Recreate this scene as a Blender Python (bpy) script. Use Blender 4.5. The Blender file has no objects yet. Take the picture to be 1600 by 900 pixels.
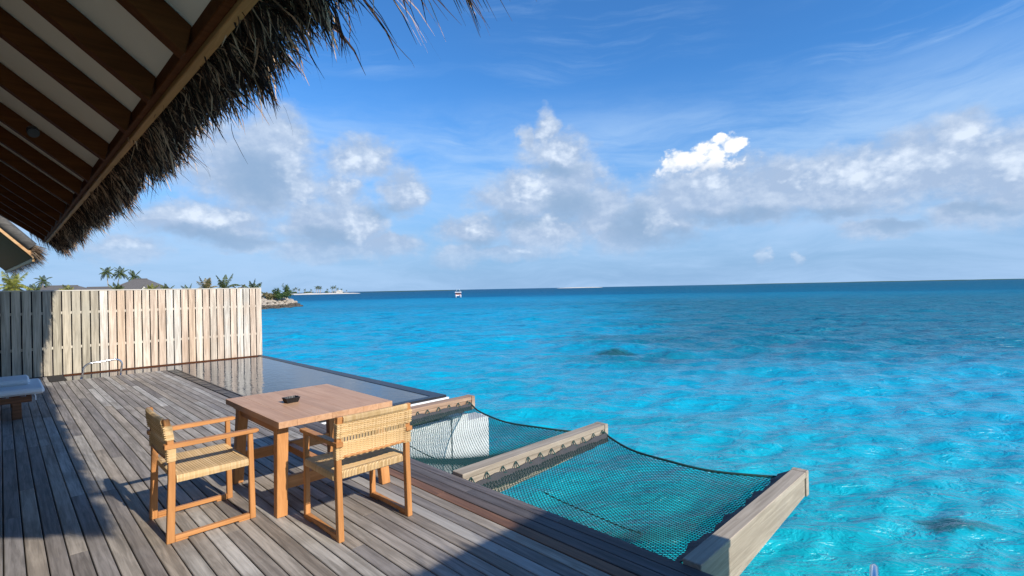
import bpy, bmesh, math, random
import numpy as np
from mathutils import Vector, Matrix, Quaternion
R = math.radians
random.seed(7)
rng = np.random.default_rng(11)
scene = bpy.context.scene
COL = scene.collection
SEA = -1.8

# ------------------------------------------------------------------ camera
cam_d = bpy.data.cameras.new('camera')
cam = bpy.data.objects.new('camera', cam_d)
COL.objects.link(cam)
cam_d.sensor_fit = 'HORIZONTAL'
cam_d.sensor_width = 36.0
cam_d.lens = 18.0                       # 90 degrees across: a phone's wide lens
cam_d.clip_start = 0.05
cam_d.clip_end = 60000
_F = Vector((math.sin(R(45)), math.cos(R(45)), 0)) * math.cos(R(.07)) + Vector((0, 0, math.sin(R(.07))))
_Rt = Vector((math.cos(R(45)), -math.sin(R(45)), 0))
_U = _Rt.cross(_F)
_roll = math.atan(.0192)
_R3 = _Rt * math.cos(_roll) - _U * math.sin(_roll)
_U3 = _U * math.cos(_roll) + _Rt * math.sin(_roll)
cam.matrix_world = Matrix(((_R3.x, _U3.x, -_F.x, 0), (_R3.y, _U3.y, -_F.y, 0), (_R3.z, _U3.z, -_F.z, 1.75), (0, 0, 0, 1)))
scene.camera = cam

# ------------------------------------------------------------------ light, exposure
SUN_EL, SUN_AZ = 32.0, 175.2           # compass angle from +Y towards +X
sd = Vector((math.sin(R(SUN_AZ)) * math.cos(R(SUN_EL)), math.cos(R(SUN_AZ)) * math.cos(R(SUN_EL)), math.sin(R(SUN_EL))))
sun_d = bpy.data.lights.new('sun', 'SUN')
sun_d.energy = 4.2
sun_d.angle = R(.5)
sun_d.color = (1.0, .93, .82)
sun = bpy.data.objects.new('sun', sun_d)
COL.objects.link(sun)
sun.rotation_euler = (-sd).to_track_quat('-Z', 'Y').to_euler()
scene.view_settings.view_transform = 'Standard'
scene.view_settings.look = 'None'
scene.view_settings.exposure = .5
scene.view_settings.gamma = 1.0
try:
    scene.cycles.use_denoising = True
    scene.cycles.max_bounces = 8
    scene.cycles.transparent_max_bounces = 16
except Exception:
    pass

# ------------------------------------------------------------------ node helpers
class NT:
    """Short-hand for wiring shader nodes."""
    def __init__(s, tree):
        s.t = tree
        s.n = tree.nodes
        s.l = tree.links
    def put(s, sock, v):
        if hasattr(v, 'is_output') or isinstance(v, bpy.types.NodeSocket):
            s.l.new(v, sock)
        else:
            if sock.type == 'RGBA' and hasattr(v, '__len__') and len(v) == 3:
                v = tuple(v) + (1,)
            sock.default_value = v
    def math(s, op, a, b=0.0, c=0.0, clamp=False):
        n = s.n.new('ShaderNodeMath')
        n.operation = op
        n.use_clamp = clamp
        for i, v in enumerate((a, b, c)):
            s.put(n.inputs[i], v)
        return n.outputs[0]
    def vec(s, op, a, b=(0, 0, 0), out=0):
        n = s.n.new('ShaderNodeVectorMath')
        n.operation = op
        s.put(n.inputs[0], a)
        s.put(n.inputs[1], b)
        return n.outputs[out]
    def dot(s, a, b):
        n = s.n.new('ShaderNodeVectorMath')
        n.operation = 'DOT_PRODUCT'
        s.put(n.inputs[0], a)
        s.put(n.inputs[1], b)
        return n.outputs['Value']
    def comb(s, x, y, z=0.0):
        n = s.n.new('ShaderNodeCombineXYZ')
        for i, v in enumerate((x, y, z)):
            s.put(n.inputs[i], v)
        return n.outputs[0]
    def sep(s, v):
        n = s.n.new('ShaderNodeSeparateXYZ')
        s.put(n.inputs[0], v)
        return n.outputs
    def noise(s, v, scale, detail=4, rough=.55, dist=0.0, color=False):
        n = s.n.new('ShaderNodeTexNoise')
        s.put(n.inputs['Vector'], v)
        n.inputs['Scale'].default_value = scale
        n.inputs['Detail'].default_value = detail
        n.inputs['Roughness'].default_value = rough
        n.inputs['Distortion'].default_value = dist
        return n.outputs['Color' if color else 'Fac']
    def step(s, v, lo, hi, a=0.0, b=1.0, kind='SMOOTHSTEP'):
        n = s.n.new('ShaderNodeMapRange')
        n.interpolation_type = kind
        s.put(n.inputs['Value'], v)
        for k, x in (('From Min', lo), ('From Max', hi), ('To Min', a), ('To Max', b)):
            s.put(n.inputs[k], x)
        return n.outputs['Result']
    def mix(s, f, a, b, mode='MIX'):
        n = s.n.new('ShaderNodeMix')
        n.data_type = 'RGBA'
        n.blend_type = mode
        s.put(n.inputs[0], f)
        s.put(n.inputs[6], a)
        s.put(n.inputs[7], b)
        return n.outputs[2]
    def ramp(s, f, stops, interp='LINEAR'):
        n = s.n.new('ShaderNodeValToRGB')
        n.color_ramp.interpolation = interp
        e = n.color_ramp.elements
        while len(e) < len(stops):
            e.new(.5)
        for k, (p, c) in enumerate(stops):
            e[k].position = p
            e[k].color = tuple(c) + (1,)
        s.put(n.inputs[0], f)
        return n.outputs[0]
    def scale(s, v, sc):
        n = s.n.new('ShaderNodeMapping')
        s.put(n.inputs['Vector'], v)
        n.inputs['Scale'].default_value = sc
        return n.outputs[0]
    def bump(s, h, strength=.3, dist=.01, normal=None):
        n = s.n.new('ShaderNodeBump')
        n.inputs['Strength'].default_value = strength
        n.inputs['Distance'].default_value = dist
        s.put(n.inputs['Height'], h)
        if normal is not None:
            s.put(n.inputs['Normal'], normal)
        return n.outputs[0]

# ------------------------------------------------------------------ sky with clouds
world = bpy.data.worlds.new('World')
scene.world = world
world.use_nodes = True
world.cycles.sampling_method = 'MANUAL'
world.cycles.sample_map_resolution = 512
w = NT(world.node_tree)
for n in list(w.n):
    w.n.remove(n)
sky = w.n.new('ShaderNodeTexSky')
sky.sky_type = 'NISHITA'
sky.sun_disc = False
sky.sun_elevation = R(SUN_EL)
sky.sun_rotation = R(SUN_AZ)
sky.air_density = 1.0
sky.dust_density = .25
sky.ozone_density = 3.0
SKY_K = .1
dirv = w.n.new('ShaderNodeTexCoord').outputs['Generated']
nd = w.vec('NORMALIZE', dirv)
dx, dy, dz = w.sep(nd)
a_r = w.math('MULTIPLY', w.math('SUBTRACT', dx, dy), .70711)
a_f = w.math('MULTIPLY', w.math('ADD', dx, dy), .70711)
az = w.math('MULTIPLY', w.math('ARCTAN2', a_r, a_f), 57.2958)
el = w.math('MULTIPLY', w.math('ARCSINE', dz), 57.2958)
P0 = w.comb(az, el, 0.0)
# ragged outlines: the lookup point is pushed about by fractal noise
wn = w.vec('SUBTRACT', w.noise(w.scale(P0, (.20, .27, 1)), 1.0, 6, .62, color=True), (.5, .5, .5))
P = w.vec('ADD', P0, w.vec('MULTIPLY', wn, (5.0, 3.6, 0)))
def blobs(lst, P, k):
    out = None
    for a, e, ra, re in lst:
        d = w.vec('MULTIPLY', w.vec('SUBTRACT', P, (a, e, 0)), (1 / ra, 1 / re, 0))
        v = w.math('SUBTRACT', 1.0, w.dot(d, d))
        out = v if out is None else w.math('SMOOTH_MAX', out, v, k)
    return w.math('MAXIMUM', out, -2.0)
SOFT = [(-26.4, 12.2, 7.0, 4.6), (-24.1, 15.2, 3.2, 3.6), (-22.6, 11.2, 3.2, 2.6), (-30.3, 6.8, 6.5, 2.1), (-27.3, 5.2, 3.6, 1.0), (-36.8, 4.0, 3.4, 1.1), (-16.3, 14.0, 3.7, 2.5), (-11.7, 10.8, 2.7, 2.4), (-18.4, 10.5, 2.2, 1.9), (-17.4, 7.1, 4.0, 3.0), (-21.7, 7.4, 2.9, 2.8), (-14.0, 4.8, 4.6, 1.3), (-20.5, 4.4, 4.5, 1.3), (5.1, 14.6, 4.0, 2.4), (4.2, 16.9, 1.5, 2.0), (2.0, 16.2, 1.1, 1.8), (1.0, 10.0, 5.2, 2.9), (6.0, 11.1, 4.3, 4.4), (-4.6, 6.4, 4.0, 2.0), (4.1, 6.3, 5.2, 2.6), (.1, 3.9, 6.0, .9), (10.0, 8.4, 4.0, 3.2), (-5.6, 3.7, 3.2, 1.2), (20.4, 9.8, 6.6, 3.4), (16.0, 7.3, 4.8, 3.2), (12.6, 5.2, 3.6, 1.9), (26.7, 9.3, 6.8, 3.1), (33.7, 9.2, 6.8, 3.2), (39.6, 10.0, 6.5, 3.4), (41.8, 11.8, 2.4, 1.9), (45.5, 8.4, 5.0, 3.8), (35.6, 5.1, 3.0, .9), (42.1, 5.6, 3.2, 1.3), (54, 9, 9, 3.6), (66, 8, 8, 3), (-50, 9, 9, 3.6), (-64, 7, 9, 2.8), (26.6, 2.7, .8, .9), (29.0, 2.4, .6, .7)]
BRIGHT = [(21.8, 13.5, 2.7, 1.8), (18.4, 12.8, 2.4, 1.5), (23.7, 14.0, 1.6, 1.3), (20.5, 12.2, 3.8, 1.2), (16.8, 12.2, 1.2, 1.0)]
GLOW = [(16.2, 6.6, 2.3, 1.7), (2.4, 10.8, 3.0, 1.7), (4.8, 14.9, 3.0, 1.9), (4.2, 17.0, 1.3, 1.6), (41.9, 11.6, 2.6, 1.4), (-30.3, 7.3, 4.6, 1.2), (-16.3, 14.2, 3.1, 1.9), (4.4, 7.2, 3.2, 1.6), (-18.1, 11.2, 1.6, 1.2), (36, 10.2, 5, 2.0), (-11, 10.9, 2.2, 1.9), (-16.6, 7.2, 2.4, 2.2), (.8, 4.0, 2.6, .5), (26.6, 2.7, .9, 1.0), (29.0, 2.4, .7, .8), (30, 10, 3, 1.3), (-3.6, 6.9, 2.0, 1.1), (-23.2, 13.5, 2.2, 3.0), (-22.0, 10.6, 2.0, 1.6), (45, 9, 3, 2), (22, 10.6, 3.5, 1.0), (-36.8, 4.3, 2.2, .6)]
n1 = w.noise(w.scale(P0, (.16, .24, 1)), 1.0, 9, .60)                       # billows
n1s = w.noise(w.scale(w.vec('ADD', P0, (.55, .9, 0)), (.16, .24, 1)), 1.0, 9, .60)
n2 = w.noise(w.scale(P0, (.62, .80, 1)), 1.0, 6, .62)
DARK = [(16.5, 5.0, 5.0, 1.5), (13.6, 6.6, 2.8, 2.4), (24, 7.2, 7.0, 1.1), (31, 6.7, 3.5, .9), (37, 5.4, 3.0, .8), (43, 6.0, 3.0, .8), (.5, 7.6, 4.5, 1.0), (6.2, 9.0, 3.5, 2.4), (-3, 5.0, 4, .8), (-29, 5.4, 6.0, 1.0), (-26, 11.6, 4.0, 3.0), (-20, 5.8, 4, 1.2), (-13.5, 8.9, 3, .9), (5, 12.9, 3, .8)]
n3 = w.noise(w.scale(P0, (1.7, 2.1, 1)), 1.0, 4, .6)
vor = w.n.new('ShaderNodeTexVoronoi')
vor.feature = 'SMOOTH_F1'
w.put(vor.inputs['Vector'], w.vec('ADD', w.scale(P0, (.62, .80, 1)), w.vec('MULTIPLY', wn, (1.1, 1.1, 0))))
vor.inputs['Scale'].default_value = 1.0
vor.inputs['Smoothness'].default_value = .35
vor.inputs['Detail'].default_value = 2.0
vor.inputs['Roughness'].default_value = .55
vd = w.math('SUBTRACT', .42, vor.outputs['Distance'])          # rounded heads
m1 = w.math('SUBTRACT', n1, .5)
m2 = w.math('SUBTRACT', n2, .5)
m3 = w.math('SUBTRACT', n3, .5)
puff = w.math('ADD', w.math('MULTIPLY', m1, 1.5), w.math('ADD', w.math('MULTIPLY', m2, .9), w.math('MULTIPLY', vd, .35)))
fs = w.math('ADD', blobs(SOFT, P, .5), puff)
soft = w.step(fs, -.85, .55)
belt = w.math('MULTIPLY', w.step(w.noise(w.scale(P, (.045, .11, 1)), 1.0, 5, .55), .44, .60), w.math('MULTIPLY', w.step(el, 2.0, 6.0), w.step(el, 22.0, 13.0)))
belt = w.math('MULTIPLY', belt, w.step(w.math('ABSOLUTE', az), 55.0, 68.0))
soft = w.math('MAXIMUM', soft, belt)
vb = w.math('ADD', vd, .40)
fb = w.math('ADD', blobs(BRIGHT, P, .12), w.math('ADD', w.math('ADD', w.math('MULTIPLY', vb, 1.3), w.math('MULTIPLY', m3, 1.0)), w.math('MULTIPLY', m2, .8)))
pz = w.sep(P)[1]
bright = w.math('MULTIPLY', w.step(fb, -.1, .55), w.step(pz, 10.9, 13.0))
fg = w.math('ADD', blobs(GLOW, P, .4), w.math('ADD', w.math('MULTIPLY', puff, 1.1), w.math('MULTIPLY', vd, .9)))
glow = w.math('MAXIMUM', w.step(fg, -.6, 1.3), w.math('MULTIPLY', belt, .7))
fd = w.math('ADD', blobs(DARK, P, .4), w.math('MULTIPLY', puff, .8))
dark = w.step(fd, -.6, 1.0)
n2s = w.noise(w.scale(w.vec('ADD', P0, (.30, .42, 0)), (.62, .80, 1)), 1.0, 6, .62)
relief = w.math('MULTIPLY', w.math('SUBTRACT', n1, n1s), 1.6)
relief2 = w.math('MULTIPLY', w.math('SUBTRACT', n2, n2s), 1.5)
# thin high streaks
pc = w.vec('ADD', P0, w.vec('MULTIPLY', w.vec('SUBTRACT', w.noise(w.scale(P0, (.05, .1, 1)), 1.0, 3, .5, color=True), (.5, .5, .5)), (14, 7, 0)))
c1 = w.noise(w.scale(pc, (.045, .42, 1)), 1.0, 8, .66)
c2 = w.noise(w.scale(P0, (.028, .11, 1)), 1.0, 3, .5)
cir = w.math('MULTIPLY', w.step(c1, .44, .78), w.step(c2, .40, .62))
cir = w.math('MULTIPLY', cir, w.step(el, 6.0, 13.0))
cir = w.math('MULTIPLY', cir, w.step(el, 13.0, 26.0, 1.0, .5))
veil = w.math('MULTIPLY', w.step(w.noise(w.scale(pc, (.03, .16, 1)), 1.0, 8, .64), .34, .66), w.math('MULTIPLY', w.step(el, 22.0, 13.5), .95))
cir = w.math('MAXIMUM', cir, veil)
# low murk over the sea
murk = w.step(el, 23.0, -1.0, 0.0, .98)
skyc = w.vec('MULTIPLY', sky.outputs[0], (SKY_K, SKY_K, SKY_K))
SKY_TINT = (.44, .94, 1.38)
skyc = w.vec('MULTIPLY', skyc, SKY_TINT)
c = w.mix(murk, skyc, (.205, .335, .53))
c = w.mix(w.math('MULTIPLY', cir, .72), c, (.34, .49, .70))
lit = w.math('ADD', w.math('MULTIPLY', glow, .95), w.math('ADD', relief, w.math('MULTIPLY', relief2, .55)))
soft_col = w.mix(w.math('ADD', lit, .12, clamp=True), (.295, .385, .535), (.56, .63, .73))
soft_col = w.mix(w.math('MULTIPLY', dark, w.math('SUBTRACT', .85, w.math('MULTIPLY', glow, .6))), soft_col, (.195, .30, .455))
low = w.step(el, 1.5, 6.5, .35, 1.0)
c = w.mix(w.math('MULTIPLY', w.math('MULTIPLY', w.math('MAXIMUM', soft, w.math('MULTIPLY', glow, .9)), low), .95), c, soft_col)
br_col = w.mix(w.math('ADD', w.math('ADD', w.step(fb, -.2, .9, .15, 1.0), w.math('MULTIPLY', vb, 1.0)), w.math('MULTIPLY', relief2, 1.0), clamp=True), (.46, .54, .66), (.80, .80, .80))
c = w.mix(bright, c, br_col)
# below the horizon the world is only ever seen in reflections: plain sea blue
c = w.mix(w.step(dz, -.02, -.004), (.10, .30, .42), c)
bg = w.n.new('ShaderNodeBackground')
w.put(bg.inputs['Color'], c)
bg.inputs['Strength'].default_value = 1.0
wo = w.n.new('ShaderNodeOutputWorld')
w.l.new(bg.outputs[0], wo.inputs[0])

# ------------------------------------------------------------------ materials
def new_mat(name):
    m = bpy.data.materials.new(name)
    m.use_nodes = True
    t = NT(m.node_tree)
    for n in list(t.n):
        t.n.remove(n)
    out = t.n.new('ShaderNodeOutputMaterial')
    p = t.n.new('ShaderNodeBsdfPrincipled')
    t.l.new(p.outputs[0], out.inputs[0])
    return m, t, p
def geo(t):
    return t.n.new('ShaderNodeNewGeometry')
def wood(name, axis, light, dark, rough=.6, vary=.0, grain=1.0, palette=None, bump=.25, knots=0.0, spec=.3, stain=None):
    """Timber with the grain along one axis; palette: board to board colours."""
    m, t, p = new_mat(name)
    pos = geo(t).outputs['Position']
    oi = t.n.new('ShaderNodeObjectInfo')
    pos = t.vec('ADD', pos, t.vec('MULTIPLY', t.comb(oi.outputs['Random'], oi.outputs['Random'], oi.outputs['Random']), (17.3, 31.7, 9.1)))
    s = {'x': (2.2, 42, 42), 'y': (42, 2.2, 42), 'z': (42, 42, 2.2)}[axis]
    s = tuple(v * grain for v in s)
    g = t.noise(t.scale(pos, s), 1.0, 5, .6, .8)
    g2 = t.noise(t.scale(pos, tuple(v * .22 for v in s)), 1.0, 3, .5, 1.2)
    g3 = t.noise(t.scale(pos, tuple(v * 3.1 for v in s)), 1.0, 2, .5)
    f = t.math('ADD', t.math('MULTIPLY', g, .55), t.math('MULTIPLY', g2, .45))
    f = t.step(f, .34, .68)
    if palette:
        base = t.ramp(oi.outputs['Random'], palette, 'CONSTANT')
        c = t.mix(f, t.mix(1.0, base, (.58, .57, .56), 'MULTIPLY'), t.mix(1.0, base, (1.27, 1.27, 1.27), 'MULTIPLY'))
    else:
        c = t.mix(f, dark, light)
        if vary:
            c = t.mix(1.0, c, t.ramp(oi.outputs['Random'], [(0, (1 - vary,) * 3), (1, (1 + vary * .6,) * 3)]), 'MULTIPLY')
    c = t.mix(t.math('MULTIPLY', t.step(g3, .62, .75), .4), c, t.mix(1.0, c, (.55, .52, .5), 'MULTIPLY'))
    if stain:
        b = t.noise(pos, stain[0], 4, .6)
        c = t.mix(t.step(b, .48, .68, 0, stain[1]), c, stain[2])
    p.inputs['Roughness'].default_value = rough
    p.inputs['Specular IOR Level'].default_value = spec
    t.put(p.inputs['Base Color'], c)
    t.put(p.inputs['Normal'], t.bump(t.math('ADD', g, t.math('MULTIPLY', g3, .4)), bump, .004))
    return m
def plain(name, col, rough=.6, metal=0.0, spec=.4, mottled=.12, scale=9, bump=0.0):
    m, t, p = new_mat(name)
    n = t.noise(geo(t).outputs['Position'], scale, 5, .6)
    t.put(p.inputs['Base Color'], t.mix(n, tuple(v * (1 - mottled) for v in col), tuple(min(1, v * (1 + mottled)) for v in col)))
    p.inputs['Roughness'].default_value = rough
    p.inputs['Metallic'].default_value = metal
    p.inputs['Specular IOR Level'].default_value = spec
    if bump:
        t.put(p.inputs['Normal'], t.bump(t.noise(geo(t).outputs['Position'], scale * 6, 4, .6), bump, .01))
    return m
def islands(name, stops, rough=.8, spec=.15, transl=0.0, along=None):
    """Each loose blade of a mesh takes its own colour."""
    m, t, p = new_mat(name)
    g = geo(t)
    c = t.ramp(g.outputs['Random Per Island'], stops)
    n = t.noise(g.outputs['Position'], 2.2, 3, .5)
    c = t.mix(t.step(n, .35, .7, 0, .5), c, t.mix(1.0, c, (.6, .6, .62), 'MULTIPLY'))
    t.put(p.inputs['Base Color'], c)
    p.inputs['Roughness'].default_value = rough
    p.inputs['Specular IOR Level'].default_value = spec
    if transl:
        tr = t.n.new('ShaderNodeBsdfTranslucent')
        t.put(tr.inputs[0], c)
        mx = t.n.new('ShaderNodeMixShader')
        mx.inputs[0].default_value = transl
        out = [n_ for n_ in t.n if n_.type == 'OUTPUT_MATERIAL'][0]
        t.l.new(p.outputs[0], mx.inputs[1])
        t.l.new(tr.outputs[0], mx.inputs[2])
        t.l.new(mx.outputs[0], out.inputs[0])
    return m

M = {}
DECK_PAL = [(0, (.31, .275, .24)), (.10, (.35, .31, .265)), (.20, (.26, .23, .205)), (.30, (.33, .29, .245)), (.40, (.215, .19, .17)),
            (.50, (.385, .355, .315)), (.60, (.275, .235, .195)), (.70, (.335, .285, .23)), (.78, (.245, .222, .205)), (.86, (.43, .40, .36)), (.93, (.295, .265, .24))]
M['deck'] = wood('weathered_deck_wood', 'y', None, None, .68, palette=DECK_PAL, stain=(1.7, .45, (.15, .125, .10)))
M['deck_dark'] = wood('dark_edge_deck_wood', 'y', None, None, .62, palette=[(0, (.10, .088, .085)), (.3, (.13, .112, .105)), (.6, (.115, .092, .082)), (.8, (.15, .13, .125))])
M['deck_red'] = wood('reddish_deck_wood', 'y', (.25, .125, .07), (.13, .065, .038), .6)
M['pale_board'] = wood('bleached_deck_wood', 'y', (.42, .39, .35), (.30, .275, .245), .7)
M['teak_x'] = wood('oiled_teak_x', 'x', (.58, .275, .10), (.41, .175, .055), .48, vary=.10, bump=.12)
M['teak_y'] = wood('oiled_teak_y', 'y', (.58, .275, .10), (.41, .175, .055), .48, vary=.10, bump=.12)
M['teak_z'] = wood('oiled_teak_z', 'z', (.58, .275, .10), (.41, .175, .055), .48, vary=.10, bump=.12)
M['table_top'] = wood('table_top_teak', 'y', (.60, .355, .205), (.45, .245, .13), .42, vary=.07, grain=.8, bump=.08, stain=(3.1, .35, (.46, .22, .10)))
M['fence'] = wood('pale_fence_wood', 'z', None, None, .7, palette=[(0, (.60, .51, .41)), (.16, (.56, .51, .44)), (.3, (.62, .535, .43)), (.42, (.575, .45, .345)), (.55, (.64, .58, .50)), (.68, (.54, .49, .42)), (.8, (.58, .47, .37)), (.9, (.52, .39, .28))], grain=.8, stain=(1.3, .30, (.46, .30, .19)))
M['fence_left'] = wood('left_fence_wood', 'z', None, None, .75, palette=[(0, (.44, .39, .30)), (.3, (.38, .34, .26)), (.5, (.48, .42, .32)), (.8, (.42, .37, .285))], grain=.8, stain=(1.3, .3, (.30, .29, .25)))  # left-end boards: duller tone, warmed to offset the blue of their shade
M['fence_cap'] = wood('fence_cap_wood', 'x', (.60, .56, .48), (.46, .42, .36), .7)
M['gap_dark'] = plain('dark_purple_backing', (.022, .014, .03), .8)  # near-black colour standing in for shade in the fence gaps
M['beam'] = wood('driftwood_beam', 'x', (.43, .365, .285), (.25, .205, .155), .75, grain=.7, bump=.35, stain=(2.2, .35, (.26, .22, .18)))
M['beam_red'] = wood('reddish_beam', 'x', (.47, .32, .22), (.28, .17, .11), .7, grain=.7, bump=.3)
M['rafter'] = wood('dark_rafter_wood', 'x', (.105, .036, .009), (.065, .021, .005), .7, bump=.1, spec=.08)
M['fascia'] = wood('eave_beam_wood', 'y', (.44, .25, .085), (.30, .16, .05), .6, bump=.1)
M['soffit'] = plain('brown_soffit_board', (.15, .075, .025), .85, spec=.05)
M['ceiling'] = plain('white_ceiling_board', (.64, .60, .48), .7, mottled=.04)
M['orange_barge'] = wood('orange_barge_board', 'x', (.62, .40, .20), (.40, .20, .08), .6, grain=.5)
M['log'] = wood('grey_bark_log', 'x', (.20, .18, .155), (.10, .09, .08), .85, bump=.6)
M['thatch'] = islands('sun_flecked_thatch', [(0, (.014, .007, .004)), (.45, (.034, .018, .010)), (.65, (.10, .055, .03)), (.80, (.34, .20, .11)), (1, (.72, .50, .31))], .7, .2)  # near-black blades stand in for shade, rare bright ones for sunlit flecks
M['thatch_core'] = plain('thatch_core', (.022, .015, .010), .9, mottled=.5, scale=40, bump=.6)
M['thatch_pale'] = islands('bleached_palm_thatch', [(0, (.14, .09, .06)), (.5, (.34, .24, .16)), (1, (.56, .44, .32))], .8)
M['cord'] = islands('pale_paper_cord', [(0, (.60, .395, .175)), (.5, (.68, .46, .22)), (1, (.75, .53, .28))], .6, .3)
M['net'] = plain('black_net_cord', (.016, .060, .054), .6, mottled=.3)
M['band'] = plain('charcoal_webbing', (.045, .045, .05), .7, mottled=.25, scale=30, bump=.4)
M['chrome'] = plain('polished_steel', (.72, .72, .73), .12, 1.0, mottled=.03)
M['ash'] = plain('black_moulded_plastic', (.012, .012, .013), .38, mottled=.3, scale=60)
M['white_wall'] = plain('white_render', (.80, .80, .78), .75, mottled=.05, scale=4, bump=.15)
M['pool_stone'] = plain('black_pool_stone', (.022, .024, .028), .35, mottled=.4, scale=14, bump=.2)
M['cushion'] = plain('blue_grey_canvas', (.78, .79, .78), .85, mottled=.05, scale=120, bump=.1)
M['lounger_wood'] = wood('red_brown_hardwood', 'x', (.28, .11, .045), (.15, .055, .022), .55, vary=.1)
M['black'] = plain('black_metal', (.012, .012, .012), .5)
M['under'] = plain('near_black_wood', (.025, .022, .02), .9)  # near-black: darkens the gaps under the deck boards, and colours the drain cover
M['boat_white'] = plain('white_gelcoat', (.82, .82, .82), .3, mottled=.02)
M['boat_dark'] = plain('dark_boat_glass', (.03, .025, .03), .2)
M['boat_red'] = plain('dull_red_trim', (.32, .17, .16), .5)
M['rock'] = plain('coral_rock', (.36, .31, .25), .9, mottled=.4, scale=1.6, bump=.6)
M['rock_wet'] = plain('wet_coral_rock', (.07, .06, .045), .6, mottled=.5, scale=1.6, bump=.6)
M['soil'] = plain('sandy_soil', (.34, .30, .22), .95, mottled=.3, scale=.5)
M['sand'] = plain('coral_sand', (.60, .56, .49), .95, mottled=.08, scale=.05)
M['roof_grey'] = plain('grey_shingle', (.125, .115, .108), .85, mottled=.3, scale=2.2, bump=.5)
M['hut_wall'] = plain('white_gable_wall', (.70, .66, .60), .8, mottled=.08)
M['trunk'] = plain('pale_palm_bark', (.36, .31, .26), .9, mottled=.3, scale=6, bump=.4)
M['palm'] = islands('palm_leaf', [(0, (.035, .060, .015)), (.5, (.075, .105, .026)), (1, (.16, .18, .05))], .5, .35, .25)
M['palm_dry'] = islands('dry_palm_leaf', [(0, (.07, .09, .035)), (.5, (.19, .16, .07)), (1, (.33, .25, .13))], .6, .3, .25)
M['palm_gold'] = islands('golden_palm_leaf', [(0, (.10, .13, .025)), (.5, (.24, .25, .05)), (1, (.40, .37, .09))], .5, .3, .3)
M['shrub'] = islands('shrub_leaf', [(0, (.022, .055, .018)), (.5, (.05, .10, .03)), (1, (.11, .16, .05))], .6, .3, .2)

# sea: colour follows how deep the water is over sand and reef, by place
m, t, p = new_mat('lagoon_water')
pos = geo(t).outputs['Position']
px_, py_, pz_ = t.sep(pos)
flat = t.comb(px_, py_, 0.0)
dist = t.vec('LENGTH', flat, out='Value')
wob = t.noise(flat, .022, 4, .55)
wob2 = t.noise(flat, .11, 4, .6)
ld = t.math('LOGARITHM', t.math('MAXIMUM', dist, 2.0), 10.0)
ldw = t.math('ADD', ld, t.math('MULTIPLY', t.math('SUBTRACT', wob, .5), .22))
f = t.step(ldw, .7, 3.3, kind='LINEAR')
depthc = t.ramp(f, [(0, (.022, .40, .33)), (.06, (.006, .375, .42)), (.20, (.002, .33, .49)), (.32, (.002, .315, .51)), (.45, (.002, .30, .505)), (.52, (.003, .22, .39)), (.565, (.003, .27, .47)), (.62, (.003, .22, .41)), (.66, (.004, .12, .26)), (.80, (.008, .095, .20)), (1, (.012, .085, .18))])
# darker reef flat out to the right
rx = t.math('MULTIPLY', t.math('SUBTRACT', px_, py_), .7071)
rf = t.math('MULTIPLY', t.math('ADD', px_, py_), .7071)
reef = t.step(t.math('ADD', t.math('DIVIDE', rx, t.math('MAXIMUM', rf, 4.0)), t.math('MULTIPLY', t.math('SUBTRACT', wob2, .5), .5)), .0, .38)
reef = t.math('MULTIPLY', reef, t.step(t.math('ADD', rf, t.math('MULTIPLY', t.math('SUBTRACT', wob2, .5), 14.0)), 15.0, 31.0))
reef = t.math('MULTIPLY', reef, t.step(rf, 190.0, 85.0, .55, 1.0))
depthc = t.mix(t.math('MULTIPLY', reef, .85), depthc, (.003, .105, .165))
for (cx, cy, ra, rb, k) in ((23.7, 15.7, 1.6, 1.1, .95), (22.0, 14.0, 4.5, 2.2, .3), (9.62, .85, .42, .26, .9), (9.9, .45, .3, .14, .6), (30, 19, 6, 3, .3), (13, 6.5, 2.2, .6, .18)):
    q = t.vec('SUBTRACT', flat, (cx, cy, 0))
    q = t.vec('ADD', q, t.vec('MULTIPLY', t.vec('SUBTRACT', t.noise(flat, 1.1 / ra * 1.5, 4, .65, color=True), (.5, .5, .5)), (ra * 1.2, ra * 1.2, 0)))
    d1 = t.math('DIVIDE', t.dot(q, (.7071, .7071, 0)), rb)
    d2 = t.math('DIVIDE', t.dot(q, (.7071, -.7071, 0)), ra)
    e = t.math('ADD', t.math('MULTIPLY', d1, d1), t.math('MULTIPLY', d2, d2))
    depthc = t.mix(t.step(e, 1.1, .15, 0, k), depthc, (.012, .075, .085))
patch = t.noise(t.scale(flat, (1, 1, 1)), .40, 6, .65, .7)
depthc = t.mix(t.step(patch, .42, .66, 0, .22), depthc, (.004, .22, .29))
pale = t.noise(flat, .9, 5, .65, 1.0)
depthc = t.mix(t.step(pale, .54, .74, 0, .22), depthc, (.02, .44, .56))
rot = t.n.new('ShaderNodeMapping')
t.put(rot.inputs['Vector'], flat)
rot.inputs['Rotation'].default_value = (0, 0, R(52))
rip = rot.outputs[0]
r1 = t.noise(t.scale(rip, (1.0, 2.2, 1)), 1.9, 4, .6, .8)
r2 = t.noise(t.scale(rip, (1.0, 1.8, 1)), 7.0, 3, .55, .4)
r0 = t.noise(t.scale(rip, (1.0, 2.6, 1)), .42, 3, .6, .6)
r00 = t.noise(t.scale(rip, (1.0, 3.2, 1)), .15, 4, .6, .6)
r0 = t.math('ADD', r0, t.math('MULTIPLY', r00, 3.2))
h = t.math('ADD', t.math('ADD', r1, t.math('MULTIPLY', r2, .14)), t.math('MULTIPLY', r0, t.step(dist, 9.0, 48.0, .5, 2.7)))
nrm = t.bump(h, 1.0, .10)
for n in list(t.n):
    if n.type == 'BSDF_PRINCIPLED':
        t.n.remove(n)
df = t.n.new('ShaderNodeBsdfDiffuse')
t.put(df.inputs['Color'], depthc)
t.put(df.inputs['Normal'], nrm)
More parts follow.
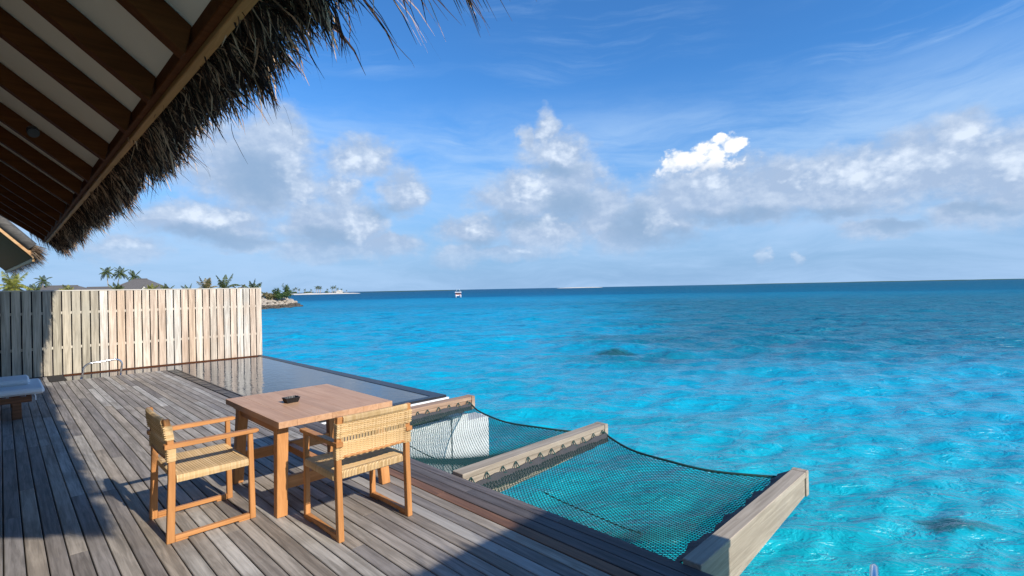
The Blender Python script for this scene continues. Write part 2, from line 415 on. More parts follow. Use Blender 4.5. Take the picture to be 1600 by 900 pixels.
gl = t.n.new('ShaderNodeBsdfGlossy')
gl.inputs['Color'].default_value = (1, 1, 1, 1)
gl.inputs['Roughness'].default_value = .30
t.put(gl.inputs['Normal'], nrm)
# waves too fine for the mesh tilt the surface: the mean mirror share never climbs to that of flat water
fr = t.n.new('ShaderNodeFresnel')
fr.inputs['IOR'].default_value = 1.33
t.put(fr.inputs['Normal'], nrm)
mx = t.n.new('ShaderNodeMixShader')
t.put(mx.inputs[0], t.math('MULTIPLY', fr.outputs[0], t.math('ADD', t.step(dist, 8.0, 70.0, .40, 0.0), t.step(dist, 40.0, 260.0, .44, .16))))
t.l.new(df.outputs[0], mx.inputs[1])
t.l.new(gl.outputs[0], mx.inputs[2])
t.l.new(mx.outputs[0], [n for n in t.n if n.type == 'OUTPUT_MATERIAL'][0].inputs[0])
M['sea'] = m
# pool water: dark tiles below, mirror on top
m, t, p = new_mat('pool_water')
pos = geo(t).outputs['Position']
p.inputs['Base Color'].default_value = (.045, .065, .085, 1)
p.inputs['Roughness'].default_value = .015
p.inputs['IOR'].default_value = 1.33
p.inputs['Specular IOR Level'].default_value = .75
n = t.noise(t.scale(pos, (1.6, 1.0, 1)), 3.2, 2, .5, .4)
n2 = t.noise(t.scale(pos, (3.0, 1.6, 1)), 5.0, 2, .5, .3)
t.put(p.inputs['Normal'], t.bump(t.math('ADD', n, t.math('MULTIPLY', n2, .5)), .35, .011))
M['pool'] = m

# ------------------------------------------------------------------ geometry helpers
class MB:
    """Collects shapes; build() links them as one mesh object."""
    def __init__(s):
        s.v = []
        s.f = []
    def add(s, vs, fs):
        b = len(s.v)
        s.v.extend([tuple(q) for q in vs])
        s.f.extend([tuple(i + b for i in q) for q in fs])
        return s
    def box(s, lo, hi):
        x0, y0, z0 = lo
        x1, y1, z1 = hi
        return s.add([(x0, y0, z0), (x1, y0, z0), (x1, y1, z0), (x0, y1, z0), (x0, y0, z1), (x1, y0, z1), (x1, y1, z1), (x0, y1, z1)],
                     [(3, 2, 1, 0), (4, 5, 6, 7), (0, 1, 5, 4), (1, 2, 6, 5), (2, 3, 7, 6), (3, 0, 4, 7)])
    def hexa(s, p8):
        return s.add(p8, [(3, 2, 1, 0), (4, 5, 6, 7), (0, 1, 5, 4), (1, 2, 6, 5), (2, 3, 7, 6), (3, 0, 4, 7)])
    def post(s, a, b, wa, wb=None):
        """Upright bar from a to b with horizontal sections wa (x, y) at a and wb at b."""
        wb = wb or wa
        r = []
        for q, ww in ((a, wa), (b, wb)):
            for sx, sy in ((-1, -1), (1, -1), (1, 1), (-1, 1)):
                r.append((q[0] + sx * ww[0] / 2, q[1] + sy * ww[1] / 2, q[2]))
        return s.hexa(r)
    def tube(s, pts, r, n=8, caps=True, squash=1.0):
        pts = [Vector(q) for q in pts]
        rr = r if hasattr(r, '__len__') else [r] * len(pts)
        vs, fs = [], []
        up = None
        for i, q in enumerate(pts):
            d = (pts[min(i + 1, len(pts) - 1)] - pts[max(i - 1, 0)])
            d = d.normalized() if d.length > 1e-9 else Vector((0, 0, 1))
            if up is None:
                up = Vector((0, 0, 1)) if abs(d.z) < .9 else Vector((1, 0, 0))
            sx = d.cross(up)
            if sx.length < 1e-5:
                sx = d.cross(Vector((0, 1, 0)))
            sx.normalize()
            sy = sx.cross(d).normalized()
            up = sy
            for k in range(n):
                a = 2 * math.pi * (k + .5) / n
                vs.append(q + sx * math.cos(a) * rr[i] + sy * math.sin(a) * rr[i] * squash)
        for i in range(len(pts) - 1):
            for k in range(n):
                k2 = (k + 1) % n
                fs.append((i * n + k, i * n + k2, (i + 1) * n + k2, (i + 1) * n + k))
        if caps:
            fs.append(tuple(range(n - 1, -1, -1)))
            fs.append(tuple((len(pts) - 1) * n + k for k in range(n)))
        return s.add(vs, fs)
    def ribbon(s, pts, ws, side):
        """Flat tapering blade along pts, width ws, spread along side."""
        vs = []
        side = Vector(side)
        for q, ww in zip(pts, ws):
            q = Vector(q)
            vs += [q - side * ww / 2, q + side * ww / 2]
        return s.add(vs, [(2 * i, 2 * i + 1, 2 * i + 3, 2 * i + 2) for i in range(len(pts) - 1)])
    def build(s, name, mat, parent=None, bevel=0.0, smooth=False, kind=None, loc=None):
        me = bpy.data.meshes.new(name)
        me.from_pydata(s.v, [], s.f)
        if bevel or True:
            bm = bmesh.new()
            bm.from_mesh(me)
            if len(bm.faces) < 20000:
                bmesh.ops.recalc_face_normals(bm, faces=bm.faces)
            if bevel:
                bmesh.ops.bevel(bm, geom=[e for e in bm.edges if len(e.link_faces) == 2 and e.calc_face_angle(0) > .6], offset=bevel, segments=1, affect='EDGES', profile=.6)
            bm.to_mesh(me)
            bm.free()
        me.materials.append(mat)
        if smooth:
            me.polygons.foreach_set('use_smooth', [True] * len(me.polygons))
        o = bpy.data.objects.new(name, me)
        COL.objects.link(o)
        if parent is not None:
            o.parent = parent
        if loc is not None:
            o.location = loc
        if kind:
            o['kind'] = kind
        return o
def tag(o, label, cat, group=None):
    o['label'] = label
    o['category'] = cat
    if group:
        o['group'] = group
    return o
def thing(name, label, cat, loc=(0, 0, 0), rz=0.0, group=None):
    o = bpy.data.objects.new(name, None)
    COL.objects.link(o)
    o.location = loc
    o.rotation_euler = (0, 0, rz)
    o.empty_display_size = .2
    return tag(o, label, cat, group)
def structure(o):
    o['kind'] = 'structure'
    return o
def copy_thing(root, loc, rz=0.0, label=None, scale=None):
    def cp(o, parent):
        c_ = o.copy()
        COL.objects.link(c_)
        if parent is not None:
            c_.parent = parent
        for ch in [q for q in kids.get(o.name, [])]:
            cp(ch, c_)
        return c_
    kids = {}
    for o in list(COL.objects):
        if o.parent:
            kids.setdefault(o.parent.name, []).append(o)
    r = cp(root, None)
    r.location = loc
    r.rotation_euler = (0, 0, rz)
    if scale:
        r.scale = (scale,) * 3
    if label:
        r['label'] = label
    return r

# ------------------------------------------------------------------ sea surface
def build_sea():
    radii = [2.0]
    while radii[-1] < 260:
        radii.append(radii[-1] * 1.0115)
    while radii[-1] < 45000:
        radii.append(radii[-1] * 1.14)
    radii = np.array(radii)
    fan = np.linspace(R(-62), R(62), 520)
    rest = np.linspace(R(62), R(298), 60)[1:-1]
    ang = np.concatenate([fan, rest])
    na, nr = len(ang), len(radii)
    A, RR = np.meshgrid(ang, radii)
    # angles run clockwise from the line half way between +X and +Y
    th = R(45) - A
    X = RR * np.cos(th)
    Y = RR * np.sin(th)
    sp = np.maximum(RR * .0115, RR * R(124) / 520)
    Z = np.zeros_like(X)
    wr = np.random.default_rng(5)
    for i in range(54):
        lam = .34 * (1.062 ** i) * wr.uniform(.9, 1.1)
        if lam > 7:
            lam = wr.uniform(.6, 3)
        a = R(50) + wr.normal(0, .42)
        k = 2 * math.pi / lam
        amp = .0112 * lam ** .95 if lam < 1.2 else (.0100 * lam ** .9 if lam < 3.6 else .0100 * 3.6 ** .9 * (3.6 / lam) ** .6)
        ph = wr.uniform(0, 6.28)
        fade = np.clip((lam / sp - 1.7) / 1.6, 0, 1)
        s = np.sin((X * math.cos(a) + Y * math.sin(a)) * k + ph + .6 * np.sin((-X * math.sin(a) + Y * math.cos(a)) * k * .31 + ph * 2))
        if lam > 1.4:
            fade = fade * np.clip(RR / 30, .35, 1)
        Z += amp * fade * (.5 * (1 - 2 * np.sqrt(np.abs(.5 - .5 * s) + .004)) + .6 * s)
    Z -= Z.mean()
    vs = np.stack([X.ravel(), Y.ravel(), (Z + SEA).ravel()], 1)
    vs = np.vstack([vs, [[0, 0, SEA]]])
    idx = np.arange(nr * na).reshape(nr, na)
    a0 = idx[:-1, :]
    a1 = idx[1:, :]
    b0 = np.roll(a0, -1, 1)
    b1 = np.roll(a1, -1, 1)
    quads = np.stack([a0, a1, b1, b0], -1).reshape(-1, 4)
    faces = quads.tolist() + [(len(vs) - 1, int(idx[0, j]), int(idx[0, (j + 1) % na])) for j in range(na)]
    me = bpy.data.meshes.new('sea')
    me.from_pydata(vs.tolist(), [], faces)
    me.materials.append(M['sea'])
    me.polygons.foreach_set('use_smooth', [True] * len(me.polygons))
    o = bpy.data.objects.new('sea', me)
    COL.objects.link(o)
    if me.polygons[0].normal.z < 0:
        me.flip_normals()
    return structure(o)
build_sea()

# ------------------------------------------------------------------ deck of separate boards
deck = structure(bpy.data.objects.new('deck', None))
COL.objects.link(deck)
EDGE, POOL_Y0, POOL_Y1, FENCE_Y = 3.02, 6.83, 14.2, 15.3
PITCH = .1045
def plank(x0, x1, y0, y1, mat, dz):
    b = MB()
    c_ = .004
    # chamfered long edges
    prof = [(x0, -.028), (x1, -.028), (x1, -c_), (x1 - c_, 0), (x0 + c_, 0), (x0, -c_)]
    vs = [(x, y, z + dz) for y in (y0, y1) for x, z in prof]
    fs = [(i, (i + 1) % 6, 6 + (i + 1) % 6, 6 + i) for i in range(6)] + [(5, 4, 3, 2, 1, 0), (6, 7, 8, 9, 10, 11)]
    b.add(vs, fs)
    return b.build('plank', mat, deck)
row = 0
x = EDGE
while x > -1.95:
    x1, x0 = x, x - PITCH + .0075
    ylast = 15.285 if x1 < .98 else (POOL_Y1 if x1 < 2.745 else POOL_Y0 - .03)
    y = -1.5 - random.random() * 2.5
    while y < ylast - .05:
        L = random.choice((2.2, 2.6, 3.1, 3.6, 4.2))
        y1 = min(y + L, ylast)
        if ylast - y1 < .5:
            y1 = ylast
        mat = M['deck']
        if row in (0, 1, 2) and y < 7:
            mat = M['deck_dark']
        if row == 3 and .2 < y1 < 9 and y < 5:
            mat = M['deck_red']
        if row == 6 and y < 5 and y1 > .3:
            mat = M['pale_board']
        if y1 > -1.2:
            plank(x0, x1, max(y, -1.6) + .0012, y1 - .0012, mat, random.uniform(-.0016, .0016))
        y = y1
    row += 1
    x -= PITCH
b = MB()
b.box((-1.95, -1.6, -.22), (EDGE - .05, POOL_Y0 - .04, -.034))
b.box((-1.95, POOL_Y0 - .038, -.22), (2.70, POOL_Y1 - .02, -.034))
b.box((-1.95, POOL_Y1 - .018, -.22), (.95, 15.2, -.034))
b.build('dark_underlay', M['under'], deck)  # solid slab, coloured near-black so the gaps between boards read as shade
MB().box((EDGE - .045, -1.6, -.30), (EDGE - .006, POOL_Y0 - .04, -.031)).build('edge_board', M['deck_dark'], deck, .003)
for (px0, py0) in ((2.6, .6), (2.6, 3.8), (2.6, 6.2), (.4, .6), (.4, 6.2), (.4, 11.0), (2.5, 11.0)):
    MB().post((px0, py0, SEA - .5), (px0, py0, -.22), (.22, .22)).build('pile', M['white_wall'], deck)

# ------------------------------------------------------------------ pool
pool = thing('pool', 'dark infinity pool running along the deck edge and the foot of the fence', 'pool')
b = MB()
b.add([(.985, POOL_Y1 + .02, -.012), (2.93, POOL_Y1 + .02, -.012), (5.19, POOL_Y1 + .02, -.012), (5.19, 15.21, -.012), (.985, 15.21, -.012)], [(0, 1, 2, 3, 4)])
b.add([(2.93, POOL_Y0 + .12, -.012), (5.10, POOL_Y0 + .12, -.012), (5.19, POOL_Y1 + .02, -.012), (2.93, POOL_Y1 + .02, -.012)], [(0, 1, 2, 3)])
b.build('water', M['pool'], pool)
b = MB()                     # black rim that the water slides over
b.hexa([(5.02, POOL_Y0, -.30), (5.24, POOL_Y0, -.30), (5.24, 15.25, -.30), (5.10, 15.25, -.30), (5.02, POOL_Y0, -.004), (5.24, POOL_Y0, .004), (5.24, 15.25, .004), (5.10, 15.25, -.004)])
b.build('rim', M['pool_stone'], pool, .006)
MB().box((2.93, POOL_Y0, -.30), (5.018, POOL_Y0 + .13, .002)).build('end_rim', M['pool_stone'], pool, .006)
MB().box((.985, 15.215, -.30), (5.09, 15.262, .012)).build('fence_kerb', M['rafter'], pool, .004)
MB().box((2.748, POOL_Y0, -.07), (2.926, POOL_Y1 + .015, -.05)).build('channel_bed', M['pool_stone'], pool)
MB().box((2.915, POOL_Y0 + .132, -.30), (2.945, POOL_Y1 + .015, -.003)).build('channel_lip', M['pool_stone'], pool, .003)
yy = POOL_Y0 + .05
while yy < POOL_Y1:
    MB().box((2.752, yy, -.046), (2.910, yy + .135, random.uniform(-.014, -.006))).build('grate', M['pool_stone'], pool, .006)
    yy += .15
b = MB()
b.box((2.70, 6.465, SEA - .6), (5.035, 6.56, -.31))
b.box((5.242, POOL_Y0 - .025, SEA - .6), (5.262, 15.25, -.035))
b.build('outer_wall', M['white_wall'], pool)
MB().box((2.96, POOL_Y0 - .04, -.060), (5.262, POOL_Y0 - .003, -.034)).build('white_ledge', M['white_wall'], pool, .004)
MB().box((2.96, POOL_Y0 - .03, -.5), (5.24, POOL_Y0 - .003, -.064)).build('end_wall', M['pool_stone'], pool)
mat_ = tag(MB().box((.70, 14.22, .003), (.965, 15.2, .018)).build('drain_cover', M['under'], None, .003), 'dark square drain cover on the deck at the corner of the fence', 'cover')

# white pillars under the nets
_pb = MB()
_pb.box((5.05, 6.445, SEA - .6), (5.82, 6.80, -.39))
_pb.box((5.05, 6.446, -.39), (5.38, 6.80, -.275))
tag(_pb.build('concrete_pillar', M['white_wall']),
    'white concrete pillar standing in the water under the farther net', 'pillar')

# chrome rails
def hoop(name, a, bb, hgt, rad, label, lean=0.0):
    a, bb = Vector(a), Vector(bb)
    d = (bb - a)
    L = d.length
    u = d / L
    pts = [a, a + Vector((0, 0, hgt * .45)) + u * L * .06]
    for k in range(7):
        q = k / 6 * math.pi / 2
        pts.append(a + u * (L * .06 + .16 * (1 - math.cos(q))) + Vector((0, 0, hgt - .14 + .14 * math.sin(q) - lean)))
    for k in range(7):
        q = k / 6 * math.pi / 2
        pts.append(a + u * (L * 1.05 - .12 + .12 * math.sin(q)) + Vector((0, 0, hgt - .12 + .12 * math.cos(q))))
    pts += [bb + Vector((0, 0, hgt * .4)) + u * .02, bb]
    t_ = thing(name, label, 'handrail', tuple(a))
    b_ = MB()
    b_.tube([q - a for q in pts], rad, 12)
    b_.build('tube', M['chrome'], t_, smooth=True)
    for q in (a, bb):
        MB().tube([q - a + Vector((0, 0, .001)), q - a + Vector((0, 0, .012))], rad * 2.0, 16).build('base_flange', M['chrome'], t_)
    return t_
hoop('pool_handrail', (1.19, 14.17, 0), (1.86, 14.17, 0), .36, .019, 'polished steel pool handrail hooped over the deck edge before the fence', lean=.03)
hoop('ladder_handrail', (2.72, .487, 0), (3.22, .576, 0), .285, .021, 'steel ladder handrail just showing at the bottom edge beside the sea')

# ------------------------------------------------------------------ fence
fence = thing('fence', 'tall pale timber privacy fence of upright boards behind the pool', 'fence', (0, FENCE_Y, 0))
k = 0
x = 5.235
while x > -1.4:
    wd = .142 + random.uniform(-.004, .004)
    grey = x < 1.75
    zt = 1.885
    MB().box((x - wd, -.011, .012), (x, .011, zt)).build('board', M['fence_left' if grey else 'fence'], fence, .0025)
    x -= wd + .0225
    k += 1
for z in (.62, 1.40):
    MB().box((-1.4, .014, z - .028), (5.22, .05, z + .028)).build('rail', M['fence_cap'], fence)
MB().box((-1.4, -.016, 1.888), (5.24, .125, 1.912)).build('cap', M['fence_cap'], fence, .003)
MB().box((-1.4, .013, -.10), (5.21, .05, .034)).build('bottom_rail', M['gap_dark'], fence)
MB().box((-1.4, .105, .0), (5.21, .12, 1.884)).build('backing', M['gap_dark'], fence)  # sheet added behind the boards to keep the gaps dark
MB().box((5.213, .014, -.02), (5.232, .118, 1.884)).build('end_post', M['fence'], fence)

# ------------------------------------------------------------------ hammock beams and nets
def beam(y0, y1, x1, d0, d1, mat, label, top=.03):
    t_ = thing('support_beam', label, 'beam', (EDGE, y0, 0), 0, 'timber beams carrying the hammock nets')
    L = x1 - EDGE
    wd = y1 - y0
    cap = .055
    b_ = MB()
    b_.hexa([(.002, .006, top - d0), (L - .07, .006, top - d1), (L - .07, wd, top - d1), (.002, wd, top - d0), (.002, .006, top - cap - .002), (L - .07, .006, top - cap - .002), (L - .07, wd, top - cap - .002), (.002, wd, top - cap - .002)])
    b_.build('side_plank', mat, t_, .004)
    MB().hexa([(.002, -.004, top - cap), (L - .07, -.004, top - cap), (L - .07, wd + .004, top - cap), (.002, wd + .004, top - cap), (.002, -.004, top), (L - .07, -.004, top), (L - .07, wd + .004, top), (.002, wd + .004, top)]).build('top_plank', mat, t_, .005)
    MB().box((L - .067, -.008, top - d1 - .004), (L, wd + .008, top + .003)).build('end_block', mat, t_, .005)
    return t_
beam(1.43, 1.545, 5.225, .36, .22, M['beam'], 'nearest grey timber beam, half in shade, with its end over the sea')
beam(3.72, 3.87, 5.37, .34, .22, M['beam'], 'bleached timber beam between the two hammock nets')
beam(6.30, 6.45, 5.40, .30, .20, M['beam_red'], 'reddish timber beam beside the white pool ledge')

def net(y0, y1, label, seed):
    rg = random.Random(seed)
    t_ = thing('hammock_net', label, 'net', (EDGE, y0, 0), 0, 'overwater hammock nets')
    W = y1 - y0
    A0, A1 = .03, .0
    ph = [rg.uniform(0, 6.28) for _ in range(6)]
    def surf(s, q):
        sag = 4 * q * (1 - q)
        xe = 2.26 - .32 * sag
        X = .02 + s * xe
        lump = .018 * math.sin(5.1 * s + ph[0] + 3 * q) + .014 * math.sin(9 * s + 7 * q + ph[1]) * math.sin(6 * q + ph[2])
        Z = -.10 - sag * (.03 + .12 * math.sin(math.pi * (s * .97 + .03)) ** .8) + lump * sag
        return Vector((X, .05 + q * (W - .10), Z))
    b_ = MB()
    pitch = .029
    LX, LY = 2.1, W
    # diamond mesh: two families of cords
    kk = .62
    step = pitch * 1.28
    for sgn in (1, -1):
        c0 = -kk * LY if sgn > 0 else 0
        c1 = LX if sgn > 0 else LX + kk * LY
        c_ = c0
        while c_ < c1:
            pts = []
            N = 44
            for i in range(N + 1):
                q = i / N
                xx = c_ + sgn * kk * q * LY
                s = xx / LX
                if 0 <= s <= 1:
                    pts.append(surf(s, q) + Vector((0, 0, .0012 * sgn)))
            if len(pts) > 1:
                b_.tube(pts, .0033, 3, False)
            c_ += step
    b_.build('netting', M['net'], t_, kind='stuff')
    # webbing bands along both beams and the bolt rope over the sea
    for q0, dirn in ((1.0, 1), (0.0, -1)):
        b2 = MB()
        top, bot = [], []
        N = 60
        for i in range(N + 1):
            s = i / N
            wv = .009 * math.sin(i * .41 + ph[3]) + .006 * math.sin(i * 1.13 + ph[4])
            yb = W - .035 if q0 else .035
            X = .05 + s * 2.20
            if not q0:
                top.append((X, .012, -.008 + wv * .3))
                bot.append((X, .115 + wv * 1.3, -.07 + wv * .6))
                continue
            top.append((X, yb, -.062 + wv))
            e = surf(s, .965 if q0 else .035)
            bot.append((X, yb - dirn * (.035 + wv), -.155 + wv * 1.5 - .02 * (1 - s)))
        vs = top + bot + [(q[0], q[1] - dirn * .012, q[2]) for q in top] + [(q[0], q[1] - dirn * .014, q[2]) for q in bot]
        n1_ = N + 1
        fs = []
        for i in range(N):
            fs += [(i, i + 1, n1_ + i + 1, n1_ + i), (2 * n1_ + i, 3 * n1_ + i, 3 * n1_ + i + 1, 2 * n1_ + i + 1), (i, 2 * n1_ + i, 2 * n1_ + i + 1, i + 1), (n1_ + i, n1_ + i + 1, 3 * n1_ + i + 1, 3 * n1_ + i)]
        b2.add(vs, fs)
        b2.build('webbing_band', M['band'], t_)
        for i in range(12):
            s = .03 + i / 11.5
            X = .05 + min(s, .99) * 2.20
            yb = W - .035 if q0 else .035
            yw = W if q0 else 0.0
            b3 = MB()
            X += rg.uniform(-.018, .018)
            b3.tube([(X - .035 - rg.uniform(0, .03), yb, -.085), (X - .012, yw - dirn * .006, -.035), (X + .004, yw - dirn * .004, -.024), (X + .016, yw - dirn * .008, -.045), (X + .03, yb, -.092), (X + .008, yb - dirn * .014, -.075), (X - .03, yb - dirn * .014, -.07)], .0062, 5)
            b3.build('lacing', M['net'], t_)
            if i not in (1, 2) or q0:
                continue
            ring = []
            for j in range(13):
                a = j / 12 * 2 * math.pi
                ring.append((X + .014 * math.cos(a), yw - dirn * .012, -.042 + .014 * math.sin(a)))
            MB().tube(ring, .003, 5).build('ring', M['chrome'], t_)
    edge = [surf(1.0, i / 40) + Vector((.006, 0, 0)) for i in range(41)]
    MB().tube([Vector((2.26, .0, -.05))] + edge + [Vector((2.26, W, -.05))], .013, 6).build('edge_rope', M['net'], t_, smooth=True)
    edge2 = [surf(.012, i / 30) for i in range(31)]
    MB().tube(edge2, .012, 6).build('edge_rope', M['net'], t_, smooth=True)
    low_ = [surf(.30 + .03 * math.sin(i / 30 * math.pi), .30 + .52 * i / 30) + Vector((0, 0, -.012)) for i in range(31)]
    MB().tube(low_, .006, 6).build('support_rope', M['net'], t_, smooth=True)
    return t_
net(1.545, 3.72, 'nearer black rope net hammock over turquoise water, between the two grey beams', 3)
net(3.87, 6.30, 'farther black rope net hammock hung over the white pillar', 4)

# ------------------------------------------------------------------ table
table = thing('table', 'square teak dining table with splayed legs and a thick top on the deck', 'table', (2.0, 4.715, 0))
TX, TY, TZ = .50, .655, .755
nb_ = 7
for i in range(nb_):
    xa, xb = -TX + 2 * TX * i / nb_, -TX + 2 * TX * (i + 1) / nb_
    MB().box((xa + .0004, -TY, TZ - .05), (xb - .0004, TY, TZ)).build('tabletop_board', M['table_top'], table, .0012 if 0 < i < nb_ - 1 else .0018)
for sx in (-1, 1):
    for sy in (-1, 1):
        yb, yt = (-.56 if sy < 0 else .475), (-.50 if sy < 0 else .42)
        MB().post((sx * .462, yb, 0), (sx * .425, yt, TZ - .052), (.082, .07), (.088, .085)).build('leg', M['teak_z'], table, .004)
    # stepped cleat under the top, joining the pair of legs
    b = MB()
    x0, x1 = sx * .43 - .022, sx * .43 + .022
    for (ya, yb, za) in ((-.455, .372, TZ - .125), (.468, .53, TZ - .115), (.531, .60, TZ - .085)):
        b.box((x0, ya, za), (x1, yb, TZ - .0505))
    b.build('cleat', M['teak_y'], table)
for (yy, nm) in ((-.525, 'rail'), (.445, 'rail')):
    MB().box((-.405, yy - .02, .19), (.405, yy + .02, .285)).build(nm, M['teak_x'], table, .003)
MB().box((-.03, -.503, .205), (.03, .423, .268)).build('stretcher', M['teak_y'], table, .003)

# ashtray: a ribbed rectangular dish
ash = thing('ashtray', 'small black ribbed rectangular ashtray on the tabletop', 'ashtray', (1.86, 4.73, TZ + .001), R(4))
b = MB()
def ring_rect(hx, hy, z, wav=0.0, n=14):
    pts = []
    for (ax, ay, bx_, by_) in ((-hx, -hy, hx, -hy), (hx, -hy, hx, hy), (hx, hy, -hx, hy), (-hx, hy, -hx, -hy)):
        for i in range(n):
            q = i / n
            o_ = wav * (1 if i % 2 else -1) if i else 0
            nx, ny = (by_ - ay), -(bx_ - ax)
            l_ = math.hypot(nx, ny)
            pts.append((ax + (bx_ - ax) * q + nx / l_ * o_, ay + (by_ - ay) * q + ny / l_ * o_, z))
    return pts
R0, R1, R2, R3 = ring_rect(.050, .036, .0, .0012), ring_rect(.064, .048, .046, .0018), ring_rect(.056, .040, .046, .0008), ring_rect(.046, .031, .012, 0)
nn = len(R0)
fs = []
for a in range(3):
    fs += [(a * nn + i, a * nn + (i + 1) % nn, (a + 1) * nn + (i + 1) % nn, (a + 1) * nn + i) for i in range(nn)]
fs += [tuple(range(nn - 1, -1, -1)), tuple(3 * nn + i for i in range(nn))]
b.add(R0 + R1 + R2 + R3, fs)
b.build('dish', M['ash'], ash)
for sx in (-1, 1):
    MB().box((sx * .060 - .006, -.012, .040), (sx * .060 + .006, .012, .049)).build('rest', M['ash'], ash, .002)

# ------------------------------------------------------------------ woven armchairs
def make_chair():
    t_ = thing('armchair', 'woven cord teak armchair side on to the view, left of the table', 'chair', (0, 0, 0), 0, 'woven armchairs at the table')
    for s in (-1, 1):
        y = s * .282
        # rear post: three joints, leaning back above the seat
        zs = [(-.277, 0, .050, .042), (-.262, .46, .044, .040), (-.262, .66, .042, .040), (-.290, .876, .038, .040)]
        vs, fs = [], []
        for (x, z, wx, wy) in zs:
            for a, c_ in ((-1, -1), (1, -1), (1, 1), (-1, 1)):
                vs.append((x + a * wx / 2, y + c_ * wy / 2, z))
        for i in range(3):
            fs += [(4 * i + j, 4 * i + (j + 1) % 4, 4 * i + 4 + (j + 1) % 4, 4 * i + 4 + j) for j in range(4)]
        fs += [(3, 2, 1, 0), (12, 13, 14, 15)]
        MB().add(vs, fs).build('rear_post', M['teak_z'], t_, .004)
        MB().post((.268, y, 0), (.262, y, .662), (.042, .040), (.034, .036)).build('front_post', M['teak_z'], t_, .004)
        b_ = MB()
        b_.box((-.2505, y - .019, .012), (.2455, y + .019, .044))
        b_.build('runner', M['teak_x'], t_, .004)
        for xa, xb in ((-.250, -.17), (.165, .245)):
            MB().box((xa, y - .018, .0), (xb, y + .018, .0115)).build('foot_pad', M['teak_x'], t_, .002)
        # arm with a rounded nose and its tenon showing behind the back
        pr = [(-.306, .664), (.300, .664), (.318, .671), (.320, .684), (.312, .692), (-.306, .698)]
        vs = [(x, y + c_ * .026 + s * .004, z) for c_ in (-1, 1) for x, z in pr]
        n_ = len(pr)
        fs = [(i, (i + 1) % n_, n_ + (i + 1) % n_, n_ + i) for i in range(n_)] + [tuple(range(n_ - 1, -1, -1)), tuple(range(n_, 2 * n_))]
        MB().add(vs, fs).build('armrest', M['teak_x'], t_, .003)
        MB().box((-.238, y - .016, .428), (.243, y + .016, .462)).build('seat_rail', M['teak_x'], t_, .004)
    for x in (-.222, .228):
        MB().box((x - .014, -.262, .426), (x + .014, .262, .460)).build('cross_rail', M['teak_y'], t_, .004)
    # seat: cords run from side rail to side rail and wrap round them
    b_ = MB()
    nx = 54
    for i in range(nx):
        x = -.232 + i * (.468 / (nx - 1))
        wv = .0008 if i % 2 else -.0008
        pts = [(x, -.285, .421), (x, -.3045, .424), (x, -.3055, .447), (x, -.300, .4675), (x, -.26, .4705 + wv), (x, -.13, .464 + wv), (x, 0, .461 + wv), (x, .13, .464 + wv), (x, .26, .4705 + wv), (x, .300, .4675), (x, .3055, .447), (x, .3045, .424), (x, .285, .421)]
        b_.tube(pts, .0053, 4, True)
    for x in (-.228, .234):          # wraps over the front and rear rails
        sg = 1 if x > 0 else -1
        for j in range(46):
            y = -.262 + j * (.524 / 45)
            if j % 2 == 0 or True:
                b_.tube([(x - sg * .02, y, .4685), (x + sg * .010, y, .4695), (x + sg * .0165, y, .460), (x + sg * .0165, y, .424), (x + sg * .004, y, .417)], .0054, 4, True)
    b_.build('woven_seat', M['cord'], t_, kind='stuff')
    # back: upright warps, level wefts passing in front and behind, a slot row at arm height
    b_ = MB()
    def bow(y):
        return -.010 * (1 - (y / .30) ** 2)
    def px_at(z):
        return -.262 - .030 * max(0, z - .66) / .225
    def bx(z):
        return px_at(z) - .0125
    nw = 23
    for j in range(nw):
        y = -.255 + j * (.51 / (nw - 1))
        for off in (-.0048, .0048):
            b_.tube([(bx(z) + bow(y), y + off, z) for z in (.582, .66, .72, .78, .862)], .0040, 4, True)
    z = .578
    r_ = 0
    while z < .832:
        if not (.696 < z < .725):
            pts = []
            N = 46
            for i in range(N + 1):
                y = -.304 + .608 * i / N
                a = (y + .255) / (.51 / (nw - 1)) * math.pi
                pts.append((bx(z) + bow(y) - .0125 * min(1, max(0, (abs(y) - .246) / .016)) + .0052 * math.cos(a) * (1 if r_ % 2 else -1), y, z))
            # return round the posts
            fx = px_at(z) + .0235
            pts = [(fx - .004, -.245, z), (fx + .001, -.285, z), (fx, -.302, z), (px_at(z), -.3065, z)] + pts + [(px_at(z), .3065, z), (fx, .302, z), (fx + .001, .285, z), (fx - .004, .245, z)]
            b_.tube(pts, .0046, 4, True)
        z += .0080
        r_ += 1
    for j in range(64):              # close wraps over the top rail
        y = -.2585 + j * (.517 / 63)
        xx = bx(.85) + bow(y)
        b_.tube([(xx - .006, y, .833), (xx - .0145, y, .846), (xx - .016, y, .866), (xx - .006, y, .8755), (xx + .008, y, .8745), (xx + .013, y, .862), (xx + .012, y, .838)], .0043, 4, True)
    b_.build('woven_back', M['cord'], t_, kind='stuff')
    b2 = MB()
    for zz in (.586, .858):
        pts = [(bx(zz) + bow(y), y, zz) for y in [-.262 + .524 * i / 12 for i in range(13)]]
        b2.tube(pts, .0105, 8, True)
    b2.build('back_rail', M['teak_y'], t_, smooth=True)
    return t_
ch1 = make_chair()
ch1.location = (1.105, 4.572, 0)
ch2 = copy_thing(ch1, (1.947, 3.692, 0), R(90), 'woven cord teak armchair with its back to the view, in front of the table')

